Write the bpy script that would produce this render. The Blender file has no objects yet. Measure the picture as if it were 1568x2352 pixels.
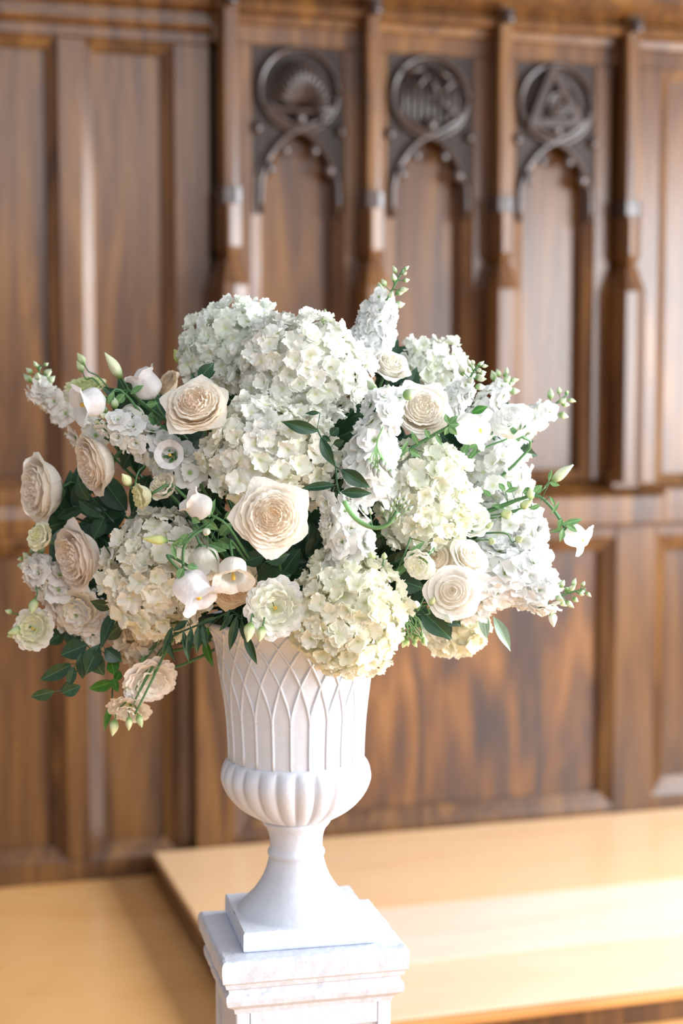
import bpy, bmesh, math, random
from mathutils import Vector, Matrix, noise
random.seed(7)
PI = math.pi
sc = bpy.context.scene
col = sc.collection

# ------------------------------------------------------------------ camera
FPX = 3700.0
YAW, PITCH = math.radians(16.8), math.radians(4.65)
CAM = Vector((0, 0, 1.6))
F = Vector((math.sin(YAW)*math.cos(PITCH), math.cos(YAW)*math.cos(PITCH), -math.sin(PITCH)))
R = Vector((math.cos(YAW), -math.sin(YAW), 0))
U = R.cross(F)
cd = bpy.data.cameras.new('camera')
cam = bpy.data.objects.new('camera', cd); col.objects.link(cam)
cam.matrix_world = Matrix(((R.x, U.x, -F.x, CAM.x), (R.y, U.y, -F.y, CAM.y), (R.z, U.z, -F.z, CAM.z), (0, 0, 0, 1)))
cd.sensor_fit = 'VERTICAL'; cd.sensor_height = 36; cd.sensor_width = 24
cd.lens = FPX/2352*36
cd.dof.use_dof = True; cd.dof.focus_distance = 2.30; cd.dof.aperture_fstop = 2.3
sc.camera = cam

# ------------------------------------------------------------------ light
w = bpy.data.worlds.new('world'); sc.world = w; w.use_nodes = True
w.node_tree.nodes['Background'].inputs[0].default_value = (0.90, 0.93, 1.0, 1)
w.node_tree.nodes['Background'].inputs[1].default_value = 0.38
def area(name, loc, target, sx, sy, power, color):
    l = bpy.data.lights.new(name, 'AREA'); l.shape = 'RECTANGLE'; l.size = sx; l.size_y = sy
    l.energy = power; l.color = color
    o = bpy.data.objects.new(name, l); col.objects.link(o); o.location = loc
    o.rotation_euler = (Vector(target)-Vector(loc)).to_track_quat('-Z', 'Y').to_euler()
    return o
area('window_daylight', (4.9, 0.8, 1.85), (0.6, 0.8, 1.75), 6.2, 1.9, 770, (0.90, 0.95, 1.0))
area('soft_fill_light', (1.4, -2.2, 3.5), (0.7, 2.3, 1.2), 3.5, 2.0, 105, (.95, 0.97, 1.0))  # added unseen fill, above and behind the camera, to brighten the flowers
sc.view_settings.view_transform = 'Standard'
sc.view_settings.look = 'None'
sc.view_settings.gamma = 1
sc.view_settings.use_curve_mapping = False
sc.view_settings.exposure = 0.27
sc.cycles.max_bounces = 16; sc.cycles.diffuse_bounces = 10; sc.cycles.transmission_bounces = 12

# ------------------------------------------------------------------ materials
def nmat(name):
    m = bpy.data.materials.new(name); m.use_nodes = True
    return m, m.node_tree.nodes, m.node_tree.links
def ramp(n, stops):
    r = n.new('ShaderNodeValToRGB'); e = r.color_ramp.elements
    while len(e) < len(stops): e.new(0.5)
    for k, (p, c) in zip(e, stops): k.position = p; k.color = (*c, 1)
    return r
def wood(name, stops, scale=(9, 9, 0.8), detail=6, rough=.34, bump=.15, spec=.32, dist=1.2, nscale=1.6, coat=.24):
    m, n, l = nmat(name); b = n['Principled BSDF']
    g = n.new('ShaderNodeNewGeometry'); mp = n.new('ShaderNodeMapping'); mp.inputs['Scale'].default_value = scale
    l.new(g.outputs['Position'], mp.inputs[0])
    t = n.new('ShaderNodeTexNoise'); t.inputs['Scale'].default_value = nscale; t.inputs['Detail'].default_value = detail
    t.inputs['Distortion'].default_value = dist
    l.new(mp.outputs[0], t.inputs['Vector'])
    r = ramp(n, stops); l.new(t.outputs['Fac'], r.inputs[0]); l.new(r.outputs[0], b.inputs['Base Color'])
    t2 = n.new('ShaderNodeTexNoise'); t2.inputs['Scale'].default_value = 14; l.new(mp.outputs[0], t2.inputs['Vector'])
    bp = n.new('ShaderNodeBump'); bp.inputs['Strength'].default_value = bump; bp.inputs['Distance'].default_value = .002
    l.new(t2.outputs['Fac'], bp.inputs['Height']); l.new(bp.outputs[0], b.inputs['Normal'])
    b.inputs['Roughness'].default_value = rough; b.inputs['Specular IOR Level'].default_value = spec
    b.inputs['Coat Weight'].default_value = coat; b.inputs['Coat Roughness'].default_value = .2
    return m
OAK = wood('varnished_oak', [(.3, (.050, .021, .009)), (.5, (.105, .044, .014)), (.7, (.180, .080, .018))])
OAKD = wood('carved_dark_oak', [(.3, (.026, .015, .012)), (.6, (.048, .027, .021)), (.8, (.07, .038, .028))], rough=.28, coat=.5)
OAKF = wood('recess_shade_oak', [(.3, (.014, .009, .007)), (.7, (.035, .02, .015))], rough=.6, coat=0)  # same oak with the shade of the recess put into the colour
OAKW = wood('worn_oak', [(.34, (.045, .027, .024)), (.46, (.085, .041, .024)), (.56, (.15, .062, .022)), (.70, (.25, .11, .038))], scale=(8.5, 8.5, 1.5), rough=.36, nscale=1.4, dist=.5)
FLOOR = wood('pale_oak_floor', [(.3, (.74, .38, .13)), (.55, (.80, .44, .17)), (.75, (.68, .32, .09))], scale=(1.0, 3.0, 1), rough=.42, bump=.05, nscale=1.2)
BOARD = []  # middle board palest: a brighter band of light put into the board colours
for i, k in enumerate([(1.16, 1.14, 1.35), (1.22, 1.42, 2.4), (1.2, 1.3, 1.9)]):
    BOARD.append(wood('pale_board_%d' % i, [(.3, (.72*k[0], .45*k[1], .20*k[2])), (.55, (.76*k[0], .50*k[1], .235*k[2])), (.75, (.74*k[0], .455*k[1], .19*k[2]))], scale=(.8, 4, 1), rough=.40, bump=.04, nscale=1.2))
EDGE = wood('oak_nosing', [(.3, (.45, .20, .06)), (.7, (.58, .28, .09))], scale=(1, 5, 5), rough=.4)

def plaster(name, c, bump=.25):
    m, n, l = nmat(name); b = n['Principled BSDF']
    tc = n.new('ShaderNodeTexCoord')
    t = n.new('ShaderNodeTexNoise'); t.inputs['Scale'].default_value = 26; t.inputs['Detail'].default_value = 7
    l.new(tc.outputs['Object'], t.inputs['Vector'])
    r = ramp(n, [(.3, tuple(x*.93 for x in c)), (.65, c)]); l.new(t.outputs['Fac'], r.inputs[0]); l.new(r.outputs[0], b.inputs['Base Color'])
    t2 = n.new('ShaderNodeTexNoise'); t2.inputs['Scale'].default_value = 70; t2.inputs['Detail'].default_value = 5
    l.new(tc.outputs['Object'], t2.inputs['Vector'])
    bp = n.new('ShaderNodeBump'); bp.inputs['Strength'].default_value = bump; bp.inputs['Distance'].default_value = .004
    l.new(t2.outputs['Fac'], bp.inputs['Height']); l.new(bp.outputs[0], b.inputs['Normal'])
    b.inputs['Roughness'].default_value = .5
    return m
PLASTER = plaster('white_painted_plaster', (.67, .71, .80))
STONE = plaster('chipped_white_paint', (.64, .67, .76), .35)

def petal_mat(name, inner, r0, r1, trans=.3, rough=.5, axis=None, usecolor=True, tint=None):
    """colour comes from the object's own colour, shifting to an inner colour near the flower centre"""
    m, n, l = nmat(name); b = n['Principled BSDF']
    oi = n.new('ShaderNodeObjectInfo'); tc = n.new('ShaderNodeTexCoord')
    if axis is None:
        ln = n.new('ShaderNodeVectorMath'); ln.operation = 'LENGTH'; l.new(tc.outputs['Object'], ln.inputs[0]); val = ln.outputs['Value']
    else:
        sp = n.new('ShaderNodeSeparateXYZ'); l.new(tc.outputs['Object'], sp.inputs[0]); val = sp.outputs[axis]
    mr = n.new('ShaderNodeMapRange'); mr.interpolation_type = 'SMOOTHSTEP'
    mr.inputs['From Min'].default_value = r0; mr.inputs['From Max'].default_value = r1; l.new(val, mr.inputs['Value'])
    mx = n.new('ShaderNodeMix'); mx.data_type = 'RGBA'; l.new(mr.outputs[0], mx.inputs['Factor'])
    mx.inputs['A'].default_value = (*inner, 1)
    l.new(oi.outputs['Color'], mx.inputs['B'])
    nz = n.new('ShaderNodeTexNoise'); nz.inputs['Scale'].default_value = 3.5; l.new(tc.outputs['Object'], nz.inputs['Vector'])
    bp = n.new('ShaderNodeBump'); bp.inputs['Strength'].default_value = .12; bp.inputs['Distance'].default_value = .05
    l.new(nz.outputs['Fac'], bp.inputs['Height']); l.new(bp.outputs[0], b.inputs['Normal'])
    l.new(mx.outputs['Result'], b.inputs['Base Color'])
    b.inputs['Roughness'].default_value = rough; b.inputs['Specular IOR Level'].default_value = .3
    tr = n.new('ShaderNodeBsdfTranslucent'); l.new(mx.outputs['Result'], tr.inputs[0])
    ms = n.new('ShaderNodeMixShader'); ms.inputs[0].default_value = trans
    l.new(b.outputs[0], ms.inputs[1]); l.new(tr.outputs[0], ms.inputs[2])
    l.new(ms.outputs[0], n['Material Output'].inputs[0])
    return m
M_HYD = petal_mat('hydrangea_petal', (.78, .82, .52), .0, .36)
M_STK = petal_mat('stock_petal', (.38, .55, .18), .05, .30)
M_ROSE = petal_mat('rose_petal', (.95, .83, .66), .05, .5, trans=.36)
M_WROSE = petal_mat('white_rose_petal', (.94, .89, .76), .05, .5, trans=.33)
M_LIS = petal_mat('ruffled_petal', (.66, .72, .34), .03, .42, trans=.33)
M_BELL = petal_mat('bell_petal', (.72, .76, .52), .0, .25, trans=.35)
M_BUD = petal_mat('bud_skin', (.20, .36, .10), .1, .75, trans=.15, axis='Z')
def leaf_mat(name, c, c2, rough, spec=.5, trans=.12):
    m, n, l = nmat(name); b = n['Principled BSDF']; tc = n.new('ShaderNodeTexCoord')
    t = n.new('ShaderNodeTexNoise'); t.inputs['Scale'].default_value = 4; l.new(tc.outputs['Object'], t.inputs['Vector'])
    sp = n.new('ShaderNodeSeparateXYZ'); l.new(tc.outputs['Object'], sp.inputs[0])
    ab = n.new('ShaderNodeMath'); ab.operation = 'ABSOLUTE'; l.new(sp.outputs['Y'], ab.inputs[0])
    mr = n.new('ShaderNodeMapRange'); mr.inputs['From Min'].default_value = .008; mr.inputs['From Max'].default_value = .03; l.new(ab.outputs[0], mr.inputs['Value'])
    r = ramp(n, [(.3, c), (.7, c2)]); l.new(t.outputs['Fac'], r.inputs[0])
    mx = n.new('ShaderNodeMix'); mx.data_type = 'RGBA'; l.new(mr.outputs[0], mx.inputs['Factor'])
    mx.inputs['A'].default_value = (*[min(1, x*2.0+.03) for x in c2], 1); l.new(r.outputs[0], mx.inputs['B'])
    l.new(mx.outputs['Result'], b.inputs['Base Color']); b.inputs['Roughness'].default_value = rough; b.inputs['Specular IOR Level'].default_value = spec
    tr = n.new('ShaderNodeBsdfTranslucent'); l.new(mx.outputs['Result'], tr.inputs[0])
    ms = n.new('ShaderNodeMixShader'); ms.inputs[0].default_value = trans
    l.new(b.outputs[0], ms.inputs[1]); l.new(tr.outputs[0], ms.inputs[2]); l.new(ms.outputs[0], n['Material Output'].inputs[0])
    return m
M_LEAF = leaf_mat('glossy_dark_leaf', (.012, .045, .022), (.022, .075, .032), .38, .5)
M_LEAFB = leaf_mat('bright_leaf', (.03, .14, .02), (.06, .22, .03), .42, .4, .3)
M_LEAFS = leaf_mat('silvery_leaf', (.20, .33, .25), (.28, .42, .33), .4, .5)
M_SAGE = leaf_mat('sage_green', (.10, .23, .09), (.17, .33, .13), .5, .4, .2)
def plain(name, c, rough=.5, spec=.4):
    m, n, l = nmat(name); b = n['Principled BSDF']
    tc = n.new('ShaderNodeTexCoord'); t = n.new('ShaderNodeTexNoise'); t.inputs['Scale'].default_value = 30; l.new(tc.outputs['Object'], t.inputs['Vector'])
    r = ramp(n, [(.3, tuple(x*.8 for x in c)), (.7, c)]); l.new(t.outputs['Fac'], r.inputs[0]); l.new(r.outputs[0], b.inputs['Base Color'])
    b.inputs['Roughness'].default_value = rough; b.inputs['Specular IOR Level'].default_value = spec
    return m
M_STEM = plain('green_stem', (.09, .22, .085))
M_DSTEM = plain('dark_stem', (.03, .10, .045))
M_FOAM = plain('floral_foam', (.02, .07, .03), .9)
M_PIST = plain('yellow_pistil', (.75, .48, .08), .6)
M_CORE = plain('pale_green_pedicels', (.66, .70, .42), .8)

# ------------------------------------------------------------------ helpers
def ray(x, y): return F + R*((x-784)/FPX) - U*((y-1176)/FPX)
def mdata(name, verts, faces, mat, smooth=True):
    me = bpy.data.meshes.new(name); me.from_pydata(verts, [], faces); me.update()
    me.materials.append(mat)
    if smooth: me.polygons.foreach_set('use_smooth', [True]*len(me.polygons))
    return me
def put(name, me, parent=None, mw=None, color=None):
    o = bpy.data.objects.new(name, me); col.objects.link(o)
    if parent is not None: o.parent = parent
    if mw is not None: o.matrix_local = mw
    if color: o.color = (*color, 1)
    return o
def empty(name, loc, label=None, cat=None, group=None, kind=None, mw=None):
    o = bpy.data.objects.new(name, None); col.objects.link(o); o.empty_display_size = .02
    if mw is not None: o.matrix_world = mw
    else: o.location = loc
    tag(o, label, cat, group, kind); return o
def tag(o, label=None, cat=None, group=None, kind=None):
    if label: o['label'] = label
    if cat: o['category'] = cat
    if group: o['group'] = group
    if kind: o['kind'] = kind
def box_vf(x0, x1, y0, y1, z0, z1):
    v = [(x, y, z) for x in (x0, x1) for y in (y0, y1) for z in (z0, z1)]
    f = [(0, 1, 3, 2), (4, 6, 7, 5), (0, 4, 5, 1), (2, 3, 7, 6), (0, 2, 6, 4), (1, 5, 7, 3)]
    return v, f
def bx(name, mat, x0, x1, y0, y1, z0, z1, parent=None, bev=.004, seg=2):
    v, f = box_vf(x0, x1, y0, y1, z0, z1)
    bm = bmesh.new(); vs = [bm.verts.new(p) for p in v]
    for q in f: bm.faces.new([vs[i] for i in q])
    bmesh.ops.recalc_face_normals(bm, faces=bm.faces)
    if bev: bmesh.ops.bevel(bm, geom=bm.edges[:], offset=bev, segments=seg, profile=.5, affect='EDGES')
    me = bpy.data.meshes.new(name); bm.to_mesh(me); bm.free(); me.materials.append(mat)
    return put(name, me, parent)
def prism(name, mat, pts, axis_range, parent=None, axis='x'):
    """extrude a closed outline: axis x -> pts are (y,z); axis y -> pts are (x,z); axis z -> pts are (x,y)"""
    a, b = axis_range; n = len(pts)
    mk = {'x': lambda p, t: (t, p[0], p[1]), 'y': lambda p, t: (p[0], t, p[1]), 'z': lambda p, t: (p[0], p[1], t)}[axis]
    v = [mk(p, a) for p in pts]+[mk(p, b) for p in pts]
    f = [tuple(range(n))[::-1], tuple(range(n, 2*n))]+[(i, (i+1) % n, (i+1) % n+n, i+n) for i in range(n)]
    me = mdata(name, v, f, mat, False)
    bm = bmesh.new(); bm.from_mesh(me); bmesh.ops.recalc_face_normals(bm, faces=bm.faces); bm.to_mesh(me); bm.free()
    return put(name, me, parent)
def smooth_path(pts, n):
    P = [Vector(p) for p in pts]
    if len(P) == 2: return [P[0].lerp(P[1], i/n) for i in range(n+1)]
    Q = [P[0]*2-P[1]]+P+[P[-1]*2-P[-2]]; out = []
    segs = len(P)-1
    for i in range(n+1):
        t = i/n*segs; k = min(int(t), segs-1); t -= k
        a, b, c, d = Q[k:k+4]
        out.append(.5*((2*b)+(c-a)*t+(2*a-5*b+4*c-d)*t*t+(3*b-a-3*c+d)*t*t*t))
    return out
def tube_vf(path, r0, r1, seg=6, flat=1.0):
    vs, fs = [], []; n = len(path); up = Vector((.13, .31, .94)); prev = None
    for i, p in enumerate(path):
        d = (path[min(i+1, n-1)]-path[max(i-1, 0)]).normalized()
        a = d.cross(up if prev is None else prev)
        if prev is None:
            a = d.cross(up).normalized(); b = d.cross(a)
        else:
            b = (prev - d*prev.dot(d)).normalized(); a = b.cross(d)
        prev = b
        r = r0+(r1-r0)*i/(n-1)
        for k in range(seg):
            t = 2*PI*k/seg; vs.append(p+a*(r*math.cos(t))+b*(r*flat*math.sin(t)))
    for i in range(n-1):
        for k in range(seg):
            fs.append((i*seg+k, i*seg+(k+1) % seg, (i+1)*seg+(k+1) % seg, (i+1)*seg+k))
    fs.append(tuple(range(seg))[::-1]); fs.append(tuple(range((n-1)*seg, n*seg)))
    return vs, fs
def tube(name, pts, r0, r1, mat, parent=None, n=10, seg=6):
    v, f = tube_vf(smooth_path(pts, n), r0, r1, seg)
    return put(name, mdata(name, v, f, mat), parent)
def lathe_vf(prof, seg, mod=None):
    vs, fs = [], []
    for (r, z) in prof:
        for k in range(seg):
            t = 2*PI*k/seg; rr = r if mod is None else mod(r, z, t)
            vs.append((rr*math.cos(t), rr*math.sin(t), z))
    for i in range(len(prof)-1):
        for k in range(seg):
            fs.append((i*seg+k, i*seg+(k+1) % seg, (i+1)*seg+(k+1) % seg, (i+1)*seg+k))
    return vs, fs

# ================================================================== STRUCTURE
fl = bx('floor', FLOOR, -3.0, 5.2, -2.0, 5.2, -.06, 0.0, None, 0); fl['kind'] = 'structure'
YB = 5.13                      # back board of the panelled wall
wall = bx('wall_back', OAKD, -1.6, 5.2, YB, YB+.08, 0, 3.6, None, 0); wall['kind'] = 'structure'

def panel(x0, x1, z0, z1, yf, depth=.04, w=.035, mat=OAK, pm=None):
    """sunk panel with a bevelled moulding round its opening; x0..z1 is the opening in the frame's face"""
    yp = yf+depth
    p = bx('panel', pm or mat, x0+w*.6, x1-w*.6, yp, yp+.012, z0+w*.6, z1-w*.6, wall, 0)
    o = [(x0, z0), (x1, z0), (x1, z1), (x0, z1)]
    i1 = [(x0+w*.1, z0+w*.1), (x1-w*.1, z0+w*.1), (x1-w*.1, z1-w*.1), (x0+w*.1, z1-w*.1)]
    i2 = [(x0+w, z0+w), (x1-w, z0+w), (x1-w, z1-w), (x0+w, z1-w)]
    v = [(a, yf+.004, b) for a, b in o]+[(a, yf+.006, b) for a, b in i1]+[(a, yf+.006+w*.5, b) for a, b in i2]+[(a, yp+.004, b) for a, b in i2]
    f = [(L*4+k, L*4+(k+1) % 4, L*4+4+(k+1) % 4, L*4+4+k) for L in range(3) for k in range(4)]
    put('moulding', mdata('moulding', v, f, mat, False), wall)
    return p
YL, YR = 5.08, 5.04            # faces of the left and right framing
def stile(x0, x1, z0, z1, yf, mat=OAK): bx('stile', mat, x0, x1, yf, YB, z0, z1, wall, .003)
def rail(x0, x1, z0, z1, yf, mat=OAK): bx('rail', mat, x0, x1, yf, YB, z0, z1, wall, .003)
# left framing
for a, b in ((-.30, -.18), (.13, .215), (.622, .697), (.984, 1.098)):
    stile(a, b, 1.27, 2.655, YL); stile(a, b, .07, 1.09, YL)
for a, b in ((-.18, .13), (.215, .622), (.697, .984)):
    panel(a, b, 1.27, 2.655, YL); panel(a, b, .07, 1.09, YL, w=.045)
rail(-1.5, 1.10, 0, .068, YL); rail(-1.5, 1.10, 1.092, 1.268, YL); rail(-1.5, 1.10, 2.657, 2.80, YL)
# dado ledge moulding, left
prism('ledge_moulding', OAK, [(YL, 1.11), (YL-.012, 1.12), (YL-.02, 1.17), (YL-.012, 1.21), (YL, 1.225)], (-1.5, 1.09), wall)
# right framing: one wide panel below, three bays above
def vcol(x0, x1, z0, z1): stile(x0, x1, z0, z1, YR)
vcol(1.032, 1.162, 0, 1.105); vcol(2.515, 2.668, 0, 1.105)
rail(1.163, 2.514, 0, .115, YR); rail(1.163, 2.514, 1.06, 1.105, YR)
wp = panel(1.162, 2.515, .116, 1.06, YR, depth=.05, w=.045, pm=OAKW); wp['label'] = 'wide lower panel with streaked worn varnish'
rail(2.669, 5.1, 0, .14, YR); rail(2.669, 5.1, 1.06, 1.105, YR); panel(2.668, 3.42, .141, 1.06, YR, depth=.06, w=.055); stile(3.42, 3.55, .14, 1.06, YR)
panel(3.55, 4.4, .141, 1.06, YR, depth=.06, w=.055)
# ledge above the wide panel
bx('ledge', OAK, 1.06, 2.665, YR-.075, YB, 1.107, 1.215, wall, .012)
prism('ledge_slope', OAK, [(YR-.07, 1.215), (YR+.03, 1.262), (YR+.09, 1.262), (YR+.09, 1.215)], (1.06, 2.66), wall)
bx('ledge', OAK, 2.666, 5.1, YR-.05, YB, 1.107, 1.235, wall, .01)
stile(2.55, 2.66, 1.236, 2.66, YR); panel(2.66, 3.42, 1.236, 2.66, YR, depth=.05, w=.04); stile(3.42, 3.55, 1.236, 2.66, YR)
panel(3.55, 4.4, 1.236, 2.66, YR)
# cornice, left and right runs
prism('cornice', OAK, [(YB, 2.69), (YL-.006, 2.69), (YL-.02, 2.697), (YL-.032, 2.71), (YL-.032, 2.722), (YL-.012, 2.726), (YL-.012, 2.75), (YL-.04, 2.765), (YL-.06, 2.79), (YL-.06, 2.81), (YL-.11, 2.84), (YL-.11, 3.1), (YB, 3.1)], (-1.5, 1.10), wall)
prism('cornice', OAK, [(YB, 2.662), (YR, 2.662), (YR, 2.716), (YR-.012, 2.722), (YR-.02, 2.744), (YR-.05, 2.752), (YR-.062, 2.765), (YR-.055, 2.785), (YR-.035, 2.79), (YR-.045, 2.80), (YR-.09, 2.825), (YR-.12, 2.85), (YR-.12, 3.1), (YB, 3.1)], (1.101, 5.1), wall)

# pilasters between the bays
def pilaster(cx):
    o = empty('pilaster', (cx, YR, 0)); o.parent = wall
    def ch(name, hw, y0, z0, z1, c, mat=OAK, top=0, bot=0):
        """shaft with chamfered front corners"""
        pts = [(-hw, YR+.02), (-hw, y0+c), (-hw+c*.6, y0), (hw-c*1.3, y0), (hw, y0+c*.62), (hw, YR+.02)]
        n = len(pts); v, f = [], []
        zs = [(z0, 0)] if bot == 0 else [(z0, .35), (z0+bot, 0)]
        zs += [(z1, 0)] if top == 0 else [(z1-top, 0), (z1, .42)]
        for (z, s) in zs:
            for (x, y) in pts:
                v.append((x*(1-s), (y-YR)*(1-s*.55), z))
        for L in range(len(zs)-1):
            for k in range(n): f.append((L*n+k, L*n+(k+1) % n, L*n+n+(k+1) % n, L*n+n+k))
        f += [tuple(range(n))[::-1], tuple(range((len(zs)-1)*n, len(zs)*n))]
        me = mdata(name, v, f, mat, False)
        bm = bmesh.new(); bm.from_mesh(me); bmesh.ops.recalc_face_normals(bm, faces=bm.faces)
        bmesh.ops.bevel(bm, geom=bm.edges[:], offset=.0025, segments=1, affect='EDGES'); bm.to_mesh(me); bm.free()
        put(name, me, o)
    ch('shaft', .026, YR-.075, 2.20, 2.85, .012)
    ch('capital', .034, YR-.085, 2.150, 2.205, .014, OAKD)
    ch('shaft', .034, YR-.095, 1.985, 2.152, .03, bot=.035)
    ch('buttress', .052, YR-.105, 1.255, 1.985, .035, top=.085)
    ch('base', .062, YR-.06, 1.235, 1.30, .02)
    v, f = tube_vf(smooth_path([(0, -.098, 2.755), (0, -.098, 2.80)], 4), .02, .02, 8); put('finial', mdata('finial', v, f, OAKD), o)
for cx in (1.140, 1.607, 2.058, 2.518): pilaster(cx)

# bays with pierced tracery
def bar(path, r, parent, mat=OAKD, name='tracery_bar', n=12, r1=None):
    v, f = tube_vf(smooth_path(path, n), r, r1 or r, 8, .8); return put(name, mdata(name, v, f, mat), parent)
def blob(p, r, parent, name='cusp', sc3=(1, 1, 1), mat=OAKD):
    v, f = lathe_vf([(max(.0005, math.sin(PI*i/8))*r, -math.cos(PI*i/8)*r) for i in range(9)], 10)
    v = [(p[0]+a*sc3[0], p[1]+b*sc3[1], p[2]+c*sc3[2]) for a, b, c in v]
    return put(name, mdata(name, v, f, mat), parent)
def bay(xl, xr, cx, kind):
    zr, rr = 2.522, .128
    stile(xl-.055, xl-.001, 1.262, 2.66, YR); stile(xr+.001, xr+.06, 1.262, 2.66, YR)
    panel(xl, xr, 1.262, 2.66, YR, depth=.06, w=.036)
    tr = empty('arch_tracery', (cx, YR-.004, 0)); tr.parent = wall
    # sunk field behind the carving, its dark colour stands in for recess shade
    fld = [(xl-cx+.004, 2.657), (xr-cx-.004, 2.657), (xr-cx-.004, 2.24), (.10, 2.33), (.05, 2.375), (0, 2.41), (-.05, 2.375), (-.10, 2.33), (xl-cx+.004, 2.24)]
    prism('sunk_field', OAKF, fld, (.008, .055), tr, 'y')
    # ring
    ring = [Vector((math.cos(t)*rr, -.005, zr+math.sin(t)*rr)) for t in [2*PI*k/32 for k in range(33)]]
    bar(ring, .010, tr, name='ring', n=64)
    for s in (-1, 1):   # two ogee ribs that cross under the ring
        bar([(s*.128, .0, 2.13), (s*.128, .0, 2.23), (s*.10, .0, 2.31), (s*.045, -.004, 2.375), (-s*.02, -.006, 2.41), (-s*.09, -.004, 2.45), (-s*.125, 0, 2.50)], .0115, tr)
        for (dx, z, q) in ((.098, 2.275, .019), (.048, 2.335, .017), (.138, 2.40, .016)):
            blob((s*dx, -.004, z), q, tr, sc3=(1, .7, 1.25))
    blob((0, -.012, 2.435), .02, tr, 'boss', (1, .7, 1.2))
    if kind == 0:
        c = empty('carved_shell', (0, -.006, 0)); c.parent = tr; c['label'] = 'scallop shell carved in the roundel'
        for i in range(16):
            a = math.radians(-74+148*i/12); L = .118-.012*abs(i-6)/6
            bar([(math.sin(a)*.02, .012, 2.465), (math.sin(a)*L*.6, -.030, 2.465+math.cos(a)*L*.85), (math.sin(a)*L*1.0, -.012, 2.463+math.cos(a)*L*1.3)], .005, c, name='rib', n=6, r1=.0072)
        bar([(-.115, -.002, 2.47), (-.05, -.01, 2.458), (.05, -.01, 2.458), (.115, -.002, 2.47)], .009, c, name='hinge')
    elif kind == 1:
        c = empty('carved_foliage', (0, -.006, 0)); c.parent = tr; c['label'] = 'leaf sprays over upright folds carved in the roundel'
        for i in range(9):
            x = -.09+.0225*i; h = math.sqrt(max(.001, .118**2-x*x))
            bar([(x, .01, zr-h*.95), (x*1.02, -.004, zr), (x, .008, zr+h*.9)], .005, c, name='fold', n=6)
        for (x, z, a) in ((-.04, 2.56, .9), (.03, 2.60, -.5), (.05, 2.55, .7), (.03, 2.50, -.3), (-.07, 2.60, .2), (.065, 2.47, .8), (0, 2.57, -1.1)):
            d = Vector((math.cos(a), 0, math.sin(a)))*.03; p = Vector((x, -.012, z))
            bar([p-d, p+Vector((0, -.008, 0)), p+d], .004, c, name='carved_leaf', n=6, r1=.010)
            blob(p+d, .011, c, 'carved_leaf_tip')
    else:
        c = empty('carved_eye', (0, -.006, 0)); c.parent = tr; c['label'] = 'eye in a triangle ringed with points, carved in the roundel'
        tri = [Vector((-.018, -.01, 2.635)), Vector((-.092, -.01, 2.452)), Vector((.078, -.01, 2.462))]
        for k in range(3):
            a, b = tri[k], tri[(k+1) % 3]
            dd = (b-a).normalized(); nn = Vector((-dd.z, 0, dd.x))*.013
            v = []
            for y in (-.022, .008):
                for q in (a-dd*.008+nn, b+dd*.008+nn, b+dd*.008-nn, a-dd*.008-nn): v.append((q.x, y+.006*k/3, q.z))
            f = [(0, 1, 2, 3), (7, 6, 5, 4), (0, 4, 5, 1), (1, 5, 6, 2), (2, 6, 7, 3), (3, 7, 4, 0)]
            put('triangle_side', mdata('triangle_side', v, f, OAKD, False), c)
        ce = Vector((0, 0, 2.518))
        for rr2, q in ((.034, .008), (.018, .006)):
            bar([ce+Vector((math.cos(t)*rr2, -.018, math.sin(t)*rr2)) for t in [2*PI*k/16 for k in range(17)]], q, c, name='eye_ring', n=24)
        blob(ce+Vector((0, -.018, 0)), .010, c, 'pupil')
        for i in range(34):
            t = 2*PI*i/34; d = Vector((math.cos(t), 0, math.sin(t)))
            bar([ce+d*.070+Vector((0, -.006, 0)), ce+d*.106+Vector((0, -.006, 0))], .0075, c, name='point', n=2, r1=.001)
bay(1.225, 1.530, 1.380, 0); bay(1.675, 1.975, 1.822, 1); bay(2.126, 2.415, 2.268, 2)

# raised platform
pf = empty('wooden_platform', (.884, 3.5, 0), 'low pale oak platform in front of the carved panelling, right of the urn', 'platform')
PX, PH = .886, .09
cuts = [3.512, 3.86, 4.29, 5.028]
for i in range(3):
    bx('board', BOARD[[2, 1, 0][i]], PX-pf.location.x+.004, 5.0-pf.location.x, cuts[i]-3.5+.0006, cuts[i+1]-3.5-.0006, PH-.022, PH, pf, .0015)
bx('side_board', OAK, PX-pf.location.x, PX-pf.location.x+.02, .03, 1.52, 0.001, PH-.022, pf, .002)
bx('nosing', EDGE, PX-pf.location.x, 5.0-pf.location.x, -.012, .012, PH-.026, PH, pf, .006)
bx('riser', OAK, PX-pf.location.x, 5.0-pf.location.x, .02, .04, 0.001, PH-.026, pf, .002)

# ================================================================== PEDESTAL AND URN
def onZ(x, y, h): d = ray(x, y); return CAM+d*((h-CAM.z)/d.z)
HT = .748
AX = onZ(680, 2086, HT+.030); AXX, AXY = AX.x, AX.y
Fh = Vector((F.x, F.y, 0)).normalized()
VT = -Fh; VR = R.copy(); VU = Vector((0, 0, 1))
def at(x, y, d=0.0):
    """point seen at pixel x,y on the upright plane through the urn's axis moved d towards the viewer"""
    r = ray(x, y); p0 = Vector((AXX, AXY, 0))+VT*d
    return CAM+r*((p0-CAM).dot(Fh)/r.dot(Fh))
def px(n, d=0.0): return n*((Vector((AXX, AXY, 0))+VT*d-CAM).dot(Fh))/FPX
yawp = math.radians(-3.5)
ped = empty('pedestal', (0, 0, 0), 'square white painted pedestal with a chipped moulded cap under the urn', 'pedestal')
q = (onZ(510, 2212, HT)+onZ(942, 2180, HT))/2
back = Vector((-math.sin(yawp), math.cos(yawp), 0))
pc = q+back*.122
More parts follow.
